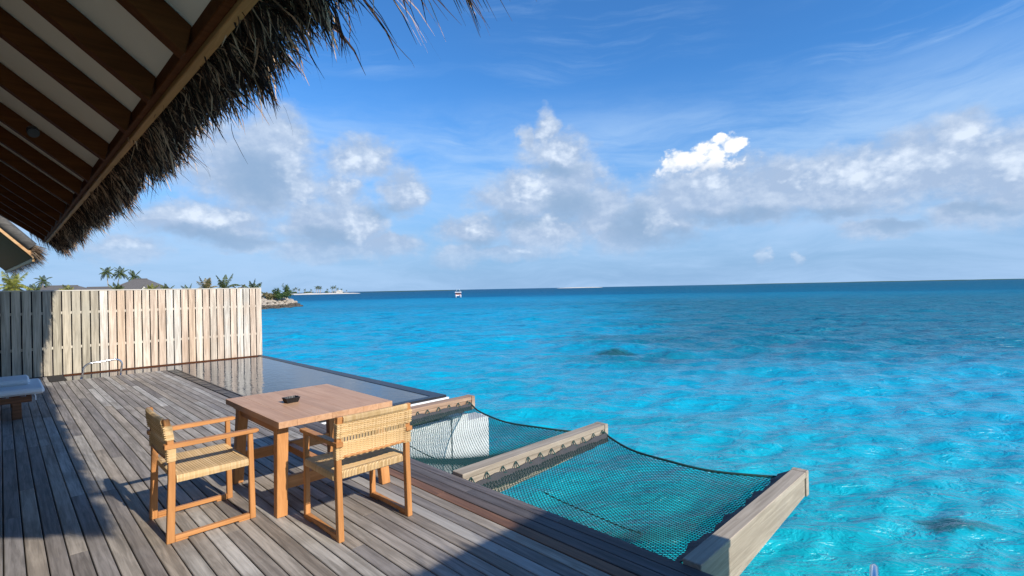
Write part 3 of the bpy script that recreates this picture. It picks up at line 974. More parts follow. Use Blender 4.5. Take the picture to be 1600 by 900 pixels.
# ------------------------------------------------------------------ sun lounger
lg = thing('sun_lounger', 'wooden sun lounger with a blue grey cushion in the shade by the fence', 'lounger', (-.35, 10.9, 0))
MB().box((-1.4, -.62, .235), (.66, -.575, .315)).build('side_rail', M['lounger_wood'], lg, .004)
MB().box((-1.4, .575, .235), (.66, .62, .315)).build('side_rail', M['lounger_wood'], lg, .004)
MB().box((.615, -.573, .235), (.66, .573, .312)).build('end_rail', M['lounger_wood'], lg, .004)
for sx in (-1.2, .50):
    for sy in (-.597, .597):
        MB().post((sx, sy, 0), (sx, sy, .233), (.10, .06)).build('leg', M['lounger_wood'], lg, .004)
for i in range(20):
    MB().box((-1.38 + i * .10, -.572, .318), (-1.31 + i * .10, .572, .336)).build('slat', M['lounger_wood'], lg)
MB().box((-1.4, -.63, .338), (.80, .63, .425)).build('cushion', M['cushion'], lg, .028)
MB().box((-1.4, -.10, .428), (.66, .60, .505)).build('cushion', M['cushion'], lg, .028)
MB().tube([(.69, -.60, .338), (.70, -.61, .30), (.70, -.615, .25)], .008, 6).build('cushion_tie', M['white_wall'], lg)

# ------------------------------------------------------------------ own roof: eave beam, rafters, ceiling, thatch
roof = thing('villa_roof', 'thatched villa roof overhead with dark rafters and white ceiling boards', 'roof', (0, 0, 0))
TAN = .767
RY0, RY1 = .42, 14.15
XE = .72
def rz_(x, off=0.0):
    return 2.91 + off + (XE - x) * TAN
b = MB()
b.box((.676, RY0, 2.875), (.720, RY1, 3.0))
b.build('eave_beam', M['fascia'], roof, .004)
MB().box((.636, RY0, 2.900), (.675, RY1, 2.985)).build('inner_beam', M['rafter'], roof, .004)
ry = [.50, 1.05, 1.75, 2.66, 3.42, 4.17, 5.16, 6.20, 7.05, 7.95, 8.9, 9.75, 10.6, 11.5, 12.35, 13.2]
for i, y in enumerate(ry):
    x0, x1 = -2.6, .634
    dpt = .125
    b = MB()
    b.hexa([(x0, y, rz_(x0) - dpt), (x1 - .03, y, rz_(x1) - dpt - .015), (x1 - .03, y + .085, rz_(x1) - dpt - .015), (x0, y + .085, rz_(x0) - dpt),
            (x0, y, rz_(x0) - .004), (x1, y, rz_(x1) - .004), (x1, y + .085, rz_(x1) - .004), (x0, y + .085, rz_(x0) - .004)])
    b.build('rafter', M['rafter'], roof, .004)
    y1 = ry[i + 1] if i + 1 < len(ry) else RY1 - .07
    b = MB()
    b.hexa([(x0, y + .004, rz_(x0)), (x1 + .03, y + .004, rz_(x1 + .03)), (x1 + .03, y1 - .004, rz_(x1 + .03)), (x0, y1 - .004, rz_(x0)),
            (x0, y + .004, rz_(x0, .02)), (x1 + .03, y + .004, rz_(x1 + .03, .02)), (x1 + .03, y1 - .004, rz_(x1 + .03, .02)), (x0, y1 - .004, rz_(x0, .02))])
    b.build('ceiling_panel', M['ceiling'], roof)
for yb in (RY1 - .065, RY0):
    b = MB()
    x0, x1 = -2.6, .715
    b.hexa([(x0, yb, rz_(x0) - .19), (x1 - .01, yb, rz_(x1) - .035), (x1 - .01, yb + .06, rz_(x1) - .035), (x0, yb + .06, rz_(x0) - .19),
            (x0, yb, rz_(x0, .03)), (x1, yb, rz_(x1, .03)), (x1, yb + .06, rz_(x1, .03)), (x0, yb + .06, rz_(x0, .03))])
    b.build('barge_board', M['rafter'], roof, .004)
b = MB()                      # thatch core above the boards
b.hexa([(-2.6, RY0 - .05, rz_(-2.6, .04)), (.82, RY0 - .05, rz_(.82, .05)), (.82, RY1 + .10, rz_(.82, .05)), (-2.6, RY1 + .10, rz_(-2.6, .04)),
        (-2.6, RY0 - .05, rz_(-2.6, .30)), (.88, RY0 - .05, rz_(.88, .25)), (.88, RY1 + .10, rz_(.88, .25)), (-2.6, RY1 + .10, rz_(-2.6, .30))])
b.build('thatch_core', M['thatch_core'], roof)
def thatch(b_, n, y0, y1, rg):
    """Tufts of palm blades hanging off the eave: each tuft's blades draw together towards its tip."""
    c40, s40 = math.cos(R(37.5)), math.sin(R(37.5))
    for _ in range(n):
        yc = rg.uniform(y0, y1)
        lay = rg.random()                       # 0 underside, 1 top
        xs = rg.uniform(.68, .87)
        zs = rz_(xs, .02 + lay * .24)
        reach = 1 + .16 * math.sin(yc * 3.1) + .14 * math.sin(yc * 7.7 + 1) + .14 * math.sin(yc * 15.1)
        reach *= .74 if yc < 3.5 else (.85 if yc < 6 else 1.0)
        tl = rg.uniform(.11, .225) * (1 - .2 * lay) * reach
        ly = rg.gauss(-.05, .30)
        out = rg.uniform(.55, 1.0)
        tip = Vector((xs + tl * out * c40, yc + ly * tl, zs - tl * rg.uniform(.75, 1.25) * (1.2 - .4 * out)))
        for k_ in range(rg.randint(5, 9)):
            a_ = Vector((xs + rg.uniform(-.05, .03), yc + rg.uniform(-.04, .04), zs + rg.uniform(-.02, .02)))
            e_ = tip + Vector((rg.gauss(0, .022), rg.gauss(0, .032), rg.gauss(0, .035)))
            if rg.random() < .10:
                e_ += Vector((rg.gauss(.02, .05), rg.gauss(0, .09), rg.gauss(0, .05)))
            bow_ = rg.uniform(-.01, .05)
            pts = []
            for s_ in range(5):
                q = s_ / 4
                pts.append(a_.lerp(e_, q) + Vector((.6 * bow_, rg.gauss(0, .004), bow_)) * (4 * q * (1 - q)))
            w0 = rg.uniform(.005, .013)
            side = Vector((rg.gauss(0, 1), rg.gauss(0, .32), rg.gauss(0, .6))).normalized()
            b_.ribbon(pts, [w0 * q for q in (.8, 1, .95, .7, .12)], side)
    return b_
rg = random.Random(21)
b = MB()
thatch(b, 6800, RY0 - .1, RY1 + .12, rg)
# a few longer tufts near the gable end
for _ in range(16):
    yc = rg.uniform(1.15, 1.75)
    tip = Vector((rg.uniform(1.05, 1.22), yc + rg.uniform(-.12, .05), rg.uniform(2.62, 2.80)))
    for k_ in range(5):
        a_ = Vector((.84 + rg.uniform(-.05, .05), yc + rg.uniform(-.03, .03), 2.93 + rg.uniform(-.03, .06)))
        e_ = tip + Vector((rg.gauss(0, .03), rg.gauss(0, .04), rg.gauss(0, .04)))
        pts = [a_.lerp(e_, q / 4) + Vector((.02, rg.gauss(0, .004), .03)) * (q * (4 - q) / 4) for q in range(5)]
        w0 = rg.uniform(.006, .011)
        b.ribbon(pts, [w0 * q for q in (.8, 1, .95, .7, .12)], Vector((rg.gauss(0, 1), rg.gauss(0, .3), rg.gauss(0, .6))).normalized())
# long loose strands
for _ in range(60):
    yc = rg.uniform(.8, RY1)
    p_ = Vector((rg.uniform(.95, 1.08), yc, rg.uniform(2.72, 2.85)))
    pts = [p_.copy()]
    d_ = Vector((.5, rg.gauss(0, .3), -.8)).normalized()
    L = rg.uniform(.12, .26)
    for s_ in range(6):
        d_ = (d_ + Vector((rg.gauss(0, .16), rg.gauss(0, .16), -.1))).normalized()
        p_ = p_ + d_ * L / 6
        pts.append(p_.copy())
    b.ribbon(pts, [.004, .004, .0035, .003, .003, .002, .001], Vector((rg.gauss(0, .3), 1, rg.gauss(0, .3))).normalized())
# far gable tuft
for _ in range(900):
    xs = rg.uniform(.40, .95)
    p_ = Vector((xs, RY1 + .06, rz_(xs, rg.uniform(.02, .25))))
    d_ = Vector((rg.uniform(.2, .9), rg.uniform(.1, .7), -rg.uniform(.4, 1.0))).normalized()
    L = rg.uniform(.15, .36)
    pts = [p_.copy()]
    for s_ in range(4):
        d_ = (d_ + Vector((0, rg.gauss(0, .05), -.12))).normalized()
        p_ = p_ + d_ * L / 4
        pts.append(p_.copy())
    b.ribbon(pts, [.008, .01, .009, .006, .002], Vector((rg.gauss(0, 1), rg.gauss(0, 1), 0)).normalized())
b.build('thatch', M['thatch'], roof, kind='stuff')

# black spotlight on a rafter
spot = thing('spotlight', 'small black round spotlight fixed to the side of a dark rafter', 'spotlight', (.185, 5.13, 2.98))
MB().tube([(0, 0, 0), (0, -.075, -.035)], .036, 16).build('body', M['black'], spot, .003)
MB().tube([(0, -.076, -.0355), (0, -.088, -.041)], .031, 16).build('lens_ring', M['black'], spot)
MB().tube([(0, .042, .03), (0, .002, .0)], .012, 8).build('arm', M['black'], spot)

# the villa wing behind the viewer: it throws the shade at the lower right
wing = thing('villa', 'villa beside the deck with timber facade and a white rendered wing behind the viewer', 'villa', (0, 0, 0))
MB().box((-2.3, .2, -.2), (-2.0, 14.1, 4.8)).build('facade', M['lounger_wood'], wing)
for k in range(4):
    y0 = 1.0 + k * 3.2
    MB().box((-2.0, y0, .02), (-1.94, y0 + 2.6, 2.5)).build('door_frame', M['rafter'], wing, .004)
    for j in range(2):
        MB().box((-1.938, y0 + .08 + j * 1.24, .12), (-1.93, y0 + 1.22 + j * 1.24, 2.4)).build('door_pane', M['boat_dark'], wing)
MB().box((1.15, -2.6, 0), (3.72, -1.62, 2.55)).build('wall', M['white_wall'], wing)
b = MB()
rg2 = random.Random(4)
for _ in range(2200):
    p_ = Vector((rg2.uniform(1.1, 3.76), -1.62 + rg2.uniform(-.3, .02), 2.55 + rg2.uniform(0, .16)))
    d_ = Vector((rg2.gauss(0, .2), rg2.uniform(.3, .9), -rg2.uniform(.0, .7))).normalized()
    pts = [p_ + d_ * (.22 * s_ / 3) * rg2.uniform(.8, 1.2) for s_ in range(4)]
    b.ribbon(pts, [.012, .014, .01, .003], Vector((1, rg2.gauss(0, .3), rg2.gauss(0, .3))).normalized())
b.build('thatch', M['thatch'], wing, kind='stuff')
MB().box((1.12, -2.65, 2.553), (3.74, -1.66, 2.72)).build('coping', M['thatch_core'], wing)

# ------------------------------------------------------------------ neighbour's roof beyond the fence
structure(MB().box((-4, 15.7, -.2), (3.0, 28, -.01)).build('neighbour_bounce_deck', M['deck']))  # unseen slab added to bounce warm light up to the soffit
nb = thing('neighbour_roof', 'neighbouring thatched roof with orange barge board and grey log edge', 'roof', (.57, 16.55, 2.71), R(3))
def sl(x):
    return -x * math.tan(R(47))
b = MB()
b.hexa([(-2.5, .02, sl(-2.5) - .05), (0, .02, -.05), (0, 8, -.05), (-2.5, 8, sl(-2.5) - .05), (-2.5, .02, sl(-2.5) + .05), (0, .02, .05), (0, 8, .05), (-2.5, 8, sl(-2.5) + .05)])
b.build('soffit', M['soffit'], nb)
b = MB()
b.hexa([(-2.5, -.05, sl(-2.5) - .03), (0, -.05, -.03), (0, .015, -.03), (-2.5, .015, sl(-2.5) - .03), (-2.5, -.05, sl(-2.5) + .11), (0, -.05, .09), (0, .015, .09), (-2.5, .015, sl(-2.5) + .11)])
b.build('barge_board', M['orange_barge'], nb, .004)
MB().tube([(-2.5, -.02, sl(-2.5) + .24), (-.02, -.02, .24)], [.14, .115], 14).build('edge_log', M['log'], nb, smooth=True)
MB().box((-.02, .02, -.10), (.02, 8, .02)).build('eave_trim', M['fascia'], nb)
b = MB()
rg3 = random.Random(9)
for _ in range(420):
    p_ = Vector((rg3.uniform(-.06, .02), rg3.uniform(-.10, .10), .20 + rg3.uniform(-.16, .10)))
    d_ = Vector((1, rg3.gauss(0, .35), -.55 + rg3.gauss(0, .38))).normalized()
    L = rg3.uniform(.12, .34)
    pts = [p_.copy()]
    for s_ in range(3):
        d_ = (d_ + Vector((0, 0, -.12))).normalized()
        p_ = p_ + d_ * L / 3
        pts.append(p_.copy())
    b.ribbon(pts, [.012, .014, .012, .005], Vector((rg3.gauss(0, .4), 1, rg3.gauss(0, .6))).normalized())
b.build('thatch_tuft', M['thatch_pale'], nb, kind='stuff')
b = MB()
for _ in range(1500):
    p_ = Vector((rg3.uniform(-.04, .05), rg3.uniform(.1, 8), rg3.uniform(-.05, .22)))
    d_ = Vector((rg3.uniform(.3, 1), rg3.gauss(0, .3), -rg3.uniform(.4, 1))).normalized()
    L = rg3.uniform(.15, .34)
    pts = [p_ + d_ * L * s_ / 2 for s_ in range(3)]
    b.ribbon(pts, [.014, .014, .004], Vector((0, 1, rg3.gauss(0, .4))).normalized())
b.build('thatch', M['thatch'], nb, kind='stuff')
b = MB()
b.hexa([(-2.5, .05, sl(-2.5) + .06), (0, .05, .06), (0, 8, .06), (-2.5, 8, sl(-2.5) + .06), (-2.5, .05, sl(-2.5) + .26), (.05, .05, .24), (.05, 8, .24), (-2.5, 8, sl(-2.5) + .26)])
b.build('thatch_core', M['thatch_core'], nb)

# ------------------------------------------------------------------ land across the water
def blob_land(name, outline, base, top, mat, jitter=.3, seed=1):
    rg_ = random.Random(seed)
    n_ = len(outline)
    cx_ = sum(q[0] for q in outline) / n_
    cy_ = sum(q[1] for q in outline) / n_
    vs, rings = [], ((1.0, base), (.965, base + (top - base) * .55), (.92, top * .92), (.6, top), (.25, top + .1))
    for s_, z in rings:
        for (x, y) in outline:
            vs.append((cx_ + (x - cx_) * s_ + rg_.uniform(-jitter, jitter), cy_ + (y - cy_) * s_ + rg_.uniform(-jitter, jitter), z + rg_.uniform(-.1, .1) * jitter))
    vs.append((cx_, cy_, top))
    fs = []
    for r_ in range(4):
        fs += [(r_ * n_ + i, r_ * n_ + (i + 1) % n_, (r_ + 1) * n_ + (i + 1) % n_, (r_ + 1) * n_ + i) for i in range(n_)]
    fs += [(4 * n_ + i, 4 * n_ + (i + 1) % n_, len(vs) - 1) for i in range(n_)]
    return structure(MB().add(vs, fs).build(name, mat, smooth=True))
blob_land('land', [(-120, 122), (-60, 116), (-10, 112), (20, 113), (38, 118.5), (47, 124), (53.5, 131), (55, 136), (52, 150), (49, 175), (47, 215), (35, 250), (-30, 270), (-120, 260)], SEA - .5, .45, M['soil'])
# breakwater of boulders along the shore
bw = thing('breakwater', 'breakwater of coral boulders, pale on top and dark at the waterline', 'breakwater', (47, 125, SEA))
rg4 = random.Random(31)
def boulder(b_, c_, r_):
    bm_ = bmesh.new()
    bmesh.ops.create_icosphere(bm_, subdivisions=1, radius=1)
    m_ = Matrix.Rotation(rg4.uniform(0, 6), 3, Vector((rg4.gauss(0, 1), rg4.gauss(0, 1), rg4.gauss(0, 1))).normalized())
    vs = []
    for v in bm_.verts:
        q = m_ @ Vector(v.co)
        vs.append((c_[0] + q.x * r_ * rg4.uniform(.8, 1.2), c_[1] + q.y * r_ * rg4.uniform(.8, 1.2), c_[2] + q.z * r_ * rg4.uniform(.6, .9)))
    fs = [tuple(v.index for v in f_.verts) for f_ in bm_.faces]
    bm_.free()
    b_.add(vs, fs)
shore = [(20, 112.5), (30, 115), (38, 118), (43, 121), (47, 124), (51, 128), (54.0, 131.5), (55.5, 136), (54, 142)]
wet, dry = MB(), MB()
count = 0
for i in range(len(shore) - 1):
    (xa, ya), (xb, yb) = shore[i], shore[i + 1]
    L = math.hypot(xb - xa, yb - ya)
    nx, ny = -(yb - ya) / L, (xb - xa) / L
    for rowk, (inn, z) in enumerate(((-.6, .05), (.1, .45), (.9, .95), (1.7, 1.45), (2.6, 1.85), (3.6, 2.1))):
        u = 0.0
        while u < L:
            q = u / L
            c_ = (xa + (xb - xa) * q + nx * (inn + rg4.uniform(-.3, .3)) - 47, ya + (yb - ya) * q + ny * (inn + rg4.uniform(-.3, .3)) - 125, z + rg4.uniform(-.2, .2) - (.5 if i > 6 else 0))
            r_ = rg4.uniform(.38, .72)
            if rowk < 2:
                boulder(wet, c_, r_)
            else:
                boulder(dry, c_, r_)
            u += r_ * 1.5
wet.build('wet_boulders', M['rock_wet'], bw, kind='stuff')
dry.build('dry_boulders', M['rock'], bw, kind='stuff')

# palms
def frond(b_, rg_, az_, up, L, droop, lw, npair=16):
    d_ = Vector((math.cos(az_) * math.cos(up), math.sin(az_) * math.cos(up), math.sin(up)))
    p_ = Vector((0, 0, 0))
    pts = [p_.copy()]
    n_ = 7
    for s_ in range(n_):
        d_ = (d_ + Vector((0, 0, -droop / n_ * (1 + s_ * .25)))).normalized()
        p_ = p_ + d_ * L / n_
        pts.append(p_.copy())
    b_.tube(pts, [L * .010 * (1 - i / (n_ + 1)) + .004 for i in range(n_ + 1)], 3, False)
    for k_ in range(npair):
        q = .10 + .9 * k_ / (npair - 1)
        i = min(int(q * n_), n_ - 1)
        f_ = q * n_ - i
        base = pts[i].lerp(pts[i + 1], f_)
        t_ = (pts[i + 1] - pts[i]).normalized()
        sd_ = t_.cross(Vector((0, 0, 1)))
        sd_ = sd_.normalized() if sd_.length > 1e-3 else Vector((1, 0, 0))
        ll = L * .26 * math.sin(math.pi * (.12 + .80 * q)) * rg_.uniform(.8, 1.15)
        for sg in (-1, 1):
            dl = (sd_ * sg + t_ * .75 + Vector((0, 0, -.25 - .3 * rg_.random()))).normalized()
            e1 = base + dl * ll * .55
            e2 = base + (dl + Vector((0, 0, -.35))).normalized() * ll
            b_.ribbon([base, e1, e2], [lw * .7, lw, lw * .2], t_)
def make_palm(name, h, lean, nf, fl, matl, seed, label, group, loc, upmin=-.2, upmax=1.3, trunk_r=.13):
    rg_ = random.Random(seed)
    t_ = thing(name, label, 'palm tree', loc, 0, group)
    pts = []
    for i in range(8):
        q = i / 7
        pts.append((lean[0] * q ** 1.6, lean[1] * q ** 1.6, h * q))
    MB().tube(pts, [trunk_r * (1.35 - .55 * (i / 7)) for i in range(8)], 8).build('trunk', M['trunk'], t_, smooth=True)
    b_ = MB()
    for i in range(nf):
        u = upmin + (upmax - upmin) * (i / max(1, nf - 1)) ** 1.1
        frond(b_, rg_, i * 2.399 + rg_.uniform(-.3, .3), u, fl * rg_.uniform(.8, 1.12), rg_.uniform(.7, 1.5) if u < .9 else rg_.uniform(.25, .8), fl * .055)
    o_ = b_.build('crown', M[matl], t_)
    o_.location = pts[-1]
    return t_
G1 = 'palms beyond the fence'
make_palm('palm_tree', 9.0, (-.5, .3), 17, 2.9, 'palm', 1, 'tallest slim palm, left of the trio above the villa roofs', G1, (25.6, 214.8, .4))
make_palm('palm_tree', 8.7, (1.5, .5), 18, 3.0, 'palm', 2, 'slim palm with a leaning trunk, middle of the trio above the roofs', G1, (26.9, 212.1, .4))
make_palm('palm_tree', 7.3, (.9, .0), 16, 2.7, 'palm', 3, 'slim palm in front of the peaked grey roof, right of the trio', G1, (29.7, 202.9, .4))
make_palm('palm_tree', 5.9, (.2, .0), 16, 2.5, 'palm', 4, 'single palm standing apart near the neighbouring roof', G1, (8.8, 203.3, .4))
make_palm('palm_tree', 1.6, (.1, 0), 10, 3.0, 'palm', 5, 'short palm with one tall upright frond on its left', G1, (27.6, 141.6, .4), .2, 1.45)
make_palm('palm_tree', 1.7, (0, 0), 15, 2.4, 'palm', 6, 'small bushy round palm beside the short upright palm', G1, (31.6, 141.1, .4), .0, 1.4)
make_palm('palm_tree', 2.2, (.2, 0), 20, 3.4, 'palm_dry', 7, 'bushy palm with browning fronds in the middle of the fence top', G1, (35.4, 141.2, .4), .0, 1.45)
make_palm('palm_tree', 2.4, (-.3, 0), 11, 3.7, 'palm', 8, 'broad palm with high arching fronds, the largest over the fence', G1, (37.0, 131.0, .4), .35, 1.45, .2)
make_palm('palm_tree', 1.6, (0, 0), 14, 2.8, 'palm_dry', 9, 'low dry palm right beside the broad arching one', G1, (41.2, 135.7, .4), .0, 1.3)
make_palm('palm_tree', 1.6, (.2, 0), 14, 3.2, 'palm', 10, 'leafy palm at the right end of the fence top', G1, (41.8, 128.1, .4), .15, 1.5)
make_palm('palm_tree', 3.2, (0, 0), 26, 3.3, 'palm_gold', 11, 'large golden green palm under the neighbouring eave at the left edge', G1, (1.6, 128.6, .4), -.3, 1.4)
make_palm('palm_tree', 2.0, (0, 0), 20, 2.2, 'palm', 12, 'dark palm bush right of the golden palm', G1, (4.6, 131.6, .4), -.2, 1.4)
make_palm('palm_tree', 2.3, (0, 0), 22, 2.2, 'palm_gold', 13, 'yellow green palm before the long low grey roof', G1, (11.2, 158.5, .4), -.2, 1.4)
make_palm('palm_tree', 2.3, (0, 0), 14, 3.0, 'palm', 14, 'dark spiky palm between the trunks of the trio', G1, (21.0, 163.1, .4), .2, 1.5)
make_palm('palm_tree', 2.2, (0, 0), 24, 2.5, 'palm_gold', 15, 'golden palm in front of the white gable', G1, (26.9, 155.2, .4), -.2, 1.4)

def leafy(b_, rg_, c_, rx_, ry_, rz2, n_, s_):
    for _ in range(n_):
        while True:
            q = Vector((rg_.uniform(-1, 1), rg_.uniform(-1, 1), rg_.uniform(-1, 1)))
            if q.length < 1:
                break
        q = Vector((c_[0] + q.x * rx_, c_[1] + q.y * ry_, c_[2] + q.z * rz2))
        d_ = Vector((rg_.gauss(0, 1), rg_.gauss(0, 1), rg_.gauss(.4, 1))).normalized()
        sd_ = d_.orthogonal().normalized()
        ss = s_ * rg_.uniform(.6, 1.3)
        b_.ribbon([q, q + d_ * ss * .5, q + d_ * ss], [ss * .15, ss * .5, ss * .05], sd_)
def shrub(loc, r_, h, seed, label, mat='shrub', twigs=0):
    rg_ = random.Random(seed)
    t_ = thing('shrub', label, 'shrub', loc, 0, 'shrubs on the breakwater')
    b_ = MB()
    for _ in range(6):
        leafy(b_, rg_, (rg_.uniform(-.6, .6) * r_, rg_.uniform(-.6, .6) * r_, h * rg_.uniform(.3, .65)), r_ * .6, r_ * .6, h * .36, 90, .42)
    st = MB()
    for _ in range(4 + twigs):
        top = (rg_.uniform(-.7, .7) * r_, rg_.uniform(-.7, .7) * r_, h * (rg_.uniform(.7, 1.0) if twigs == 0 else rg_.uniform(1.0, 1.75)))
        st.tube([(top[0] * .2, top[1] * .2, 0), (top[0] * .6, top[1] * .6, top[2] * .55), top], [.05, .035, .015], 4)
        if twigs:
            for k_ in range(5):
                q = .55 + .45 * k_ / 4
                leafy(b_, rg_, (top[0] * q, top[1] * q, top[2] * q), .22, .22, .3, 9, .38)
    b_.build('leaves', M[mat], t_)
    st.build('stem', M['trunk'], t_)
    return t_
shrub((44.6, 125.5, .4), 1.3, 1.7, 1, 'brownish scrubby shrub on the breakwater beside the fence end', 'palm_dry')
shrub((46.2, 125.2, .4), 1.2, 1.5, 2, 'tall twiggy shrub on the breakwater with bare upright shoots', 'shrub', 6)
shrub((47.8, 126.6, .4), 1.5, 1.4, 3, 'dense low green shrub in the middle of the breakwater', 'shrub')
shrub((49.9, 128.2, .4), 1.2, 2.2, 4, 'dark green shrub nearest the tip of the breakwater', 'shrub', 3)

# houses over the fence
def house(label, loc, rz, lx, ly, eave, ridge, inset, gable=None):
    t_ = thing('villa', label, 'house', loc, rz, 'villas beyond the fence')
    MB().box((-lx / 2 + .5, -ly / 2 + .5, 0), (lx / 2 - .5, ly / 2 - .5, eave)).build('wall', M['hut_wall'], t_)
    hx, hy = lx / 2, ly / 2
    b_ = MB()
    b_.add([(-hx, -hy, eave), (hx, -hy, eave), (hx, hy, eave), (-hx, hy, eave), (-hx + inset, 0, ridge), (hx - inset, 0, ridge)],
           [(0, 1, 5, 4), (1, 2, 5), (2, 3, 4, 5), (3, 0, 4), (3, 2, 1, 0)])
    b_.build('roof', M['roof_grey'], t_)
    MB().tube([(-hx + inset, 0, ridge + .03), (hx - inset, 0, ridge + .03)], .16, 6).build('ridge_cap', M['roof_grey'], t_)
    for sx in (-1, 1):
        MB().box((sx * lx * .22 - .7, -ly / 2 + .46, .4), (sx * lx * .22 + .7, -ly / 2 + .498, eave - .3)).build('window', M['boat_dark'], t_)
    if gable:
        gx, gw, gh = gable
        y0 = -hy - .6
        b_ = MB()
        b_.add([(gx - gw, y0, eave - .6), (gx + gw, y0, eave - .6), (gx, y0, eave - .6 + gh), (gx - gw, y0 + .12, eave - .6), (gx + gw, y0 + .12, eave - .6), (gx, y0 + .12, eave - .6 + gh)],
               [(0, 1, 2), (5, 4, 3), (0, 3, 4, 1), (1, 4, 5, 2), (2, 5, 3, 0)])
        b_.build('gable', M['hut_wall'], t_)
        b_ = MB()
        for sg in (-1, 1):
            b_.hexa([(gx, y0 - .15, eave - .55 + gh), (gx + sg * (gw + .4), y0 - .15, eave - .9), (gx + sg * (gw + .4), 0, eave - .9), (gx, 0, eave - .55 + gh),
                     (gx, y0 - .15, eave - .33 + gh), (gx + sg * (gw + .4), y0 - .15, eave - .68), (gx + sg * (gw + .4), 0, eave - .68), (gx, 0, eave - .33 + gh)])
        b_.build('gable_roof', M['roof_grey'], t_)
    return t_
house('long low grey hipped roof behind the fence near the left', (12.6, 201.0, .4), R(-42), 16, 9, 3.0, 4.7, 3.0)
house('low grey roof between the long hipped roof and the palm trio', (20.8, 193.5, .4), R(-42), 12, 8, 2.7, 4.1, 2.5)
house('peaked grey roof with a white gable behind the trio of palms', (29.6, 185.6, .4), R(-42), 15, 10, 2.7, 6.3, 5.6, (4.6, 1.6, 2.1))

# ------------------------------------------------------------------ far islands
def far_island(name, pts, width, top, mat, seed, veg=None):
    rg_ = random.Random(seed)
    b_ = MB()
    n_ = 40
    a, bb = Vector(pts[0]), Vector(pts[1])
    d_ = (bb - a)
    nn_ = Vector((-d_.y, d_.x)).normalized()
    vs = []
    prof = [(-1, SEA - .5), (-.75, .15), (-.3, .85), (.3, 1.0), (1, SEA - .5)]
    for i in range(n_ + 1):
        q = i / n_
        hgt = math.sin(math.pi * min(1, max(0, q))) ** .45 * rg_.uniform(.75, 1.1)
        c_ = a + d_ * q + nn_ * width * .15 * math.sin(q * 9 + seed)
        for (o_, z) in prof:
            zz = z if z < 0 else SEA + (top - SEA) * z * hgt
            pp = c_ + nn_ * o_ * width * (.35 + .65 * hgt)
            vs.append((pp.x, pp.y, zz))
    m_ = len(prof)
    fs = [(i * m_ + j, i * m_ + j + 1, (i + 1) * m_ + j + 1, (i + 1) * m_ + j) for i in range(n_) for j in range(m_ - 1)]
    return structure(b_.add(vs, fs).build(name, mat, smooth=True))
far_island('sand_island', [(318, 870), (455, 838)], 14, .9, M['sand'], 2)
far_island('sand_island', [(290, 905), (372, 880)], 14, 1.6, M['sand'], 5)
far_island('sandbank', [(2310, 1940), (2500, 1745)], 40, 3.4, M['sand'], 3)
far_island('distant_atoll', [(5200, 2400), (7600, -900)], 100, 5, M['shrub'], 4)
far_island('distant_atoll', [(950, 1750), (1500, 1800)], 40, 1.0, M['shrub'], 8)
rg5 = random.Random(12)
G2 = 'tiny palms on the far island'
base_far = None
spots = [(352, 877, 7), (356, 874, 8.5), (360, 872, 7), (368, 868, 6.5), (377, 864, 6), (385, 862, 9.5), (389, 861, 10), (392, 860, 9.5), (402, 856, 6), (409, 852, 9.5), (413, 850, 10), (418, 849, 7), (424, 847, 6), (432, 845, 4)]
for i, (x, y, h) in enumerate(spots):
    if base_far is None:
        base_far = make_palm('distant_palm', 7.0, (.4, 0), 12, 3.4, 'palm', 40, 'tiny distant palm in the left clump of the far sand island', G2, (x, y, .2), -.2, 1.2, .3)
        base_far.scale = (h / 7,) * 3
    else:
        copy_thing(base_far, (x, y, .2), rg5.uniform(0, 6), 'tiny distant palm in the %s of the far sand island' % ('left clump' if i < 5 else 'tall middle clump' if i < 8 else 'right clump beside the pale hut'), h / 7)
hut = thing('beach_hut', 'tiny pale roofed building among palms on the far sand island', 'building', (421, 849, .3), R(-40))
MB().box((-5, -3, 0), (5, 3, 2.2)).build('wall', M['hut_wall'], hut)
MB().add([(-6, -4, 2.2), (6, -4, 2.2), (6, 4, 2.2), (-6, 4, 2.2), (-3, 0, 4.4), (3, 0, 4.4)], [(0, 1, 5, 4), (1, 2, 5), (2, 3, 4, 5), (3, 0, 4), (3, 2, 1, 0)]).build('roof', M['hut_wall'], hut)
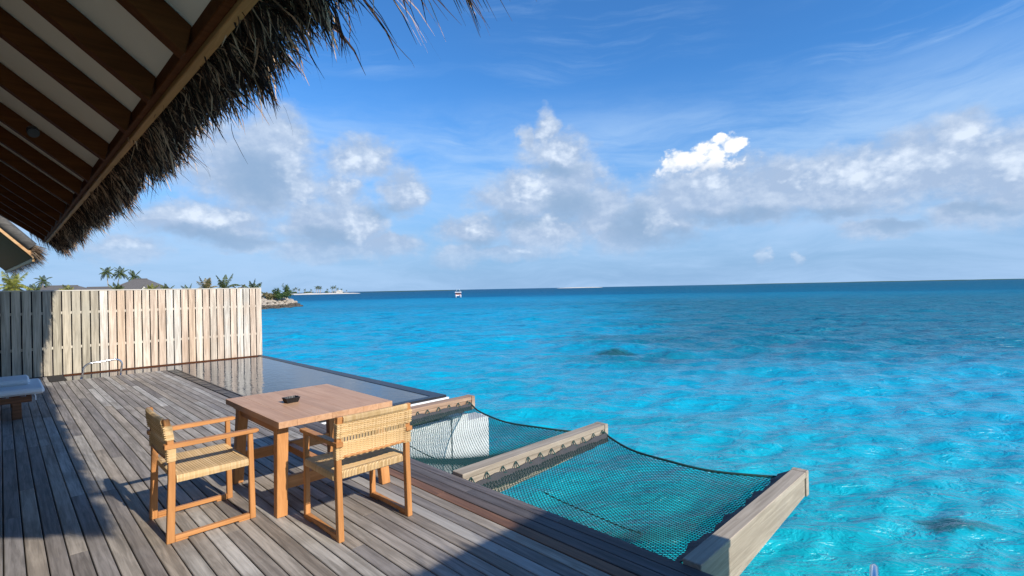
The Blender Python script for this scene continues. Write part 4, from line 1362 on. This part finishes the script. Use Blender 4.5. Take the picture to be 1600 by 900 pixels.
def far_scrub(loc, seed, label, n_=420, lx=16):
    rg_ = random.Random(seed)
    b_ = MB()
    for _ in range(10):
        leafy(b_, rg_, (rg_.uniform(-lx, lx), rg_.uniform(-3, 3), rg_.uniform(.8, 2.2)), 3, 3, 1.3, n_ // 10, 1.7)
    o_ = b_.build('scrub', M['shrub'])
    o_.location = loc
    o_.rotation_euler = (0, 0, R(-15))
    return tag(o_, label, 'scrub')
far_scrub((364, 871, .3), 1, 'dark scrub under the left palms of the far sand island')
far_scrub((410, 853, .2), 2, 'sparse scrub under the right palms of the far sand island', 300, 18)

# ------------------------------------------------------------------ boat
boat = thing('boat', 'white twin hulled motor boat anchored near the horizon', 'boat', (144.8, 178.9, SEA), R(-39))
boat.scale = (.85,) * 3
for sx in (-1, 1):
    vs = []
    for (y, wx, zt, zb) in ((-4.6, .05, 1.55, .9), (-3.6, .36, 1.45, -.1), (0, .52, 1.25, -.3), (4.0, .52, 1.2, -.3)):
        vs += [(sx * 1.2 - wx, y, zt), (sx * 1.2 + wx, y, zt), (sx * 1.2 + wx * .55, y, zb), (sx * 1.2 - wx * .55, y, zb)]
    fs = [(4 * i + j, 4 * i + (j + 1) % 4, 4 * i + 4 + (j + 1) % 4, 4 * i + 4 + j) for i in range(3) for j in range(4)] + [(3, 2, 1, 0), (12, 13, 14, 15)]
    MB().add(vs, fs).build('hull', M['boat_white'], boat)
MB().box((-1.15, -2.6, .95), (1.15, 3.9, 1.30)).build('deck', M['boat_white'], boat)
MB().box((-1.55, -1.2, 1.302), (1.55, 2.6, 2.02)).build('cabin', M['boat_red'], boat, .05)
MB().box((-1.35, -1.25, 2.025), (1.35, 2.5, 2.6)).build('windscreen', M['boat_dark'], boat, .05)
MB().box((-1.75, -1.7, 2.605), (1.75, 3.2, 2.95)).build('canopy', M['boat_white'], boat, .08)
for sx in (-1, 1):
    MB().tube([(sx * 1.2, 0, 2.955), (sx * .5, 0, 4.6)], .05, 6).build('mast', M['boat_white'], boat)
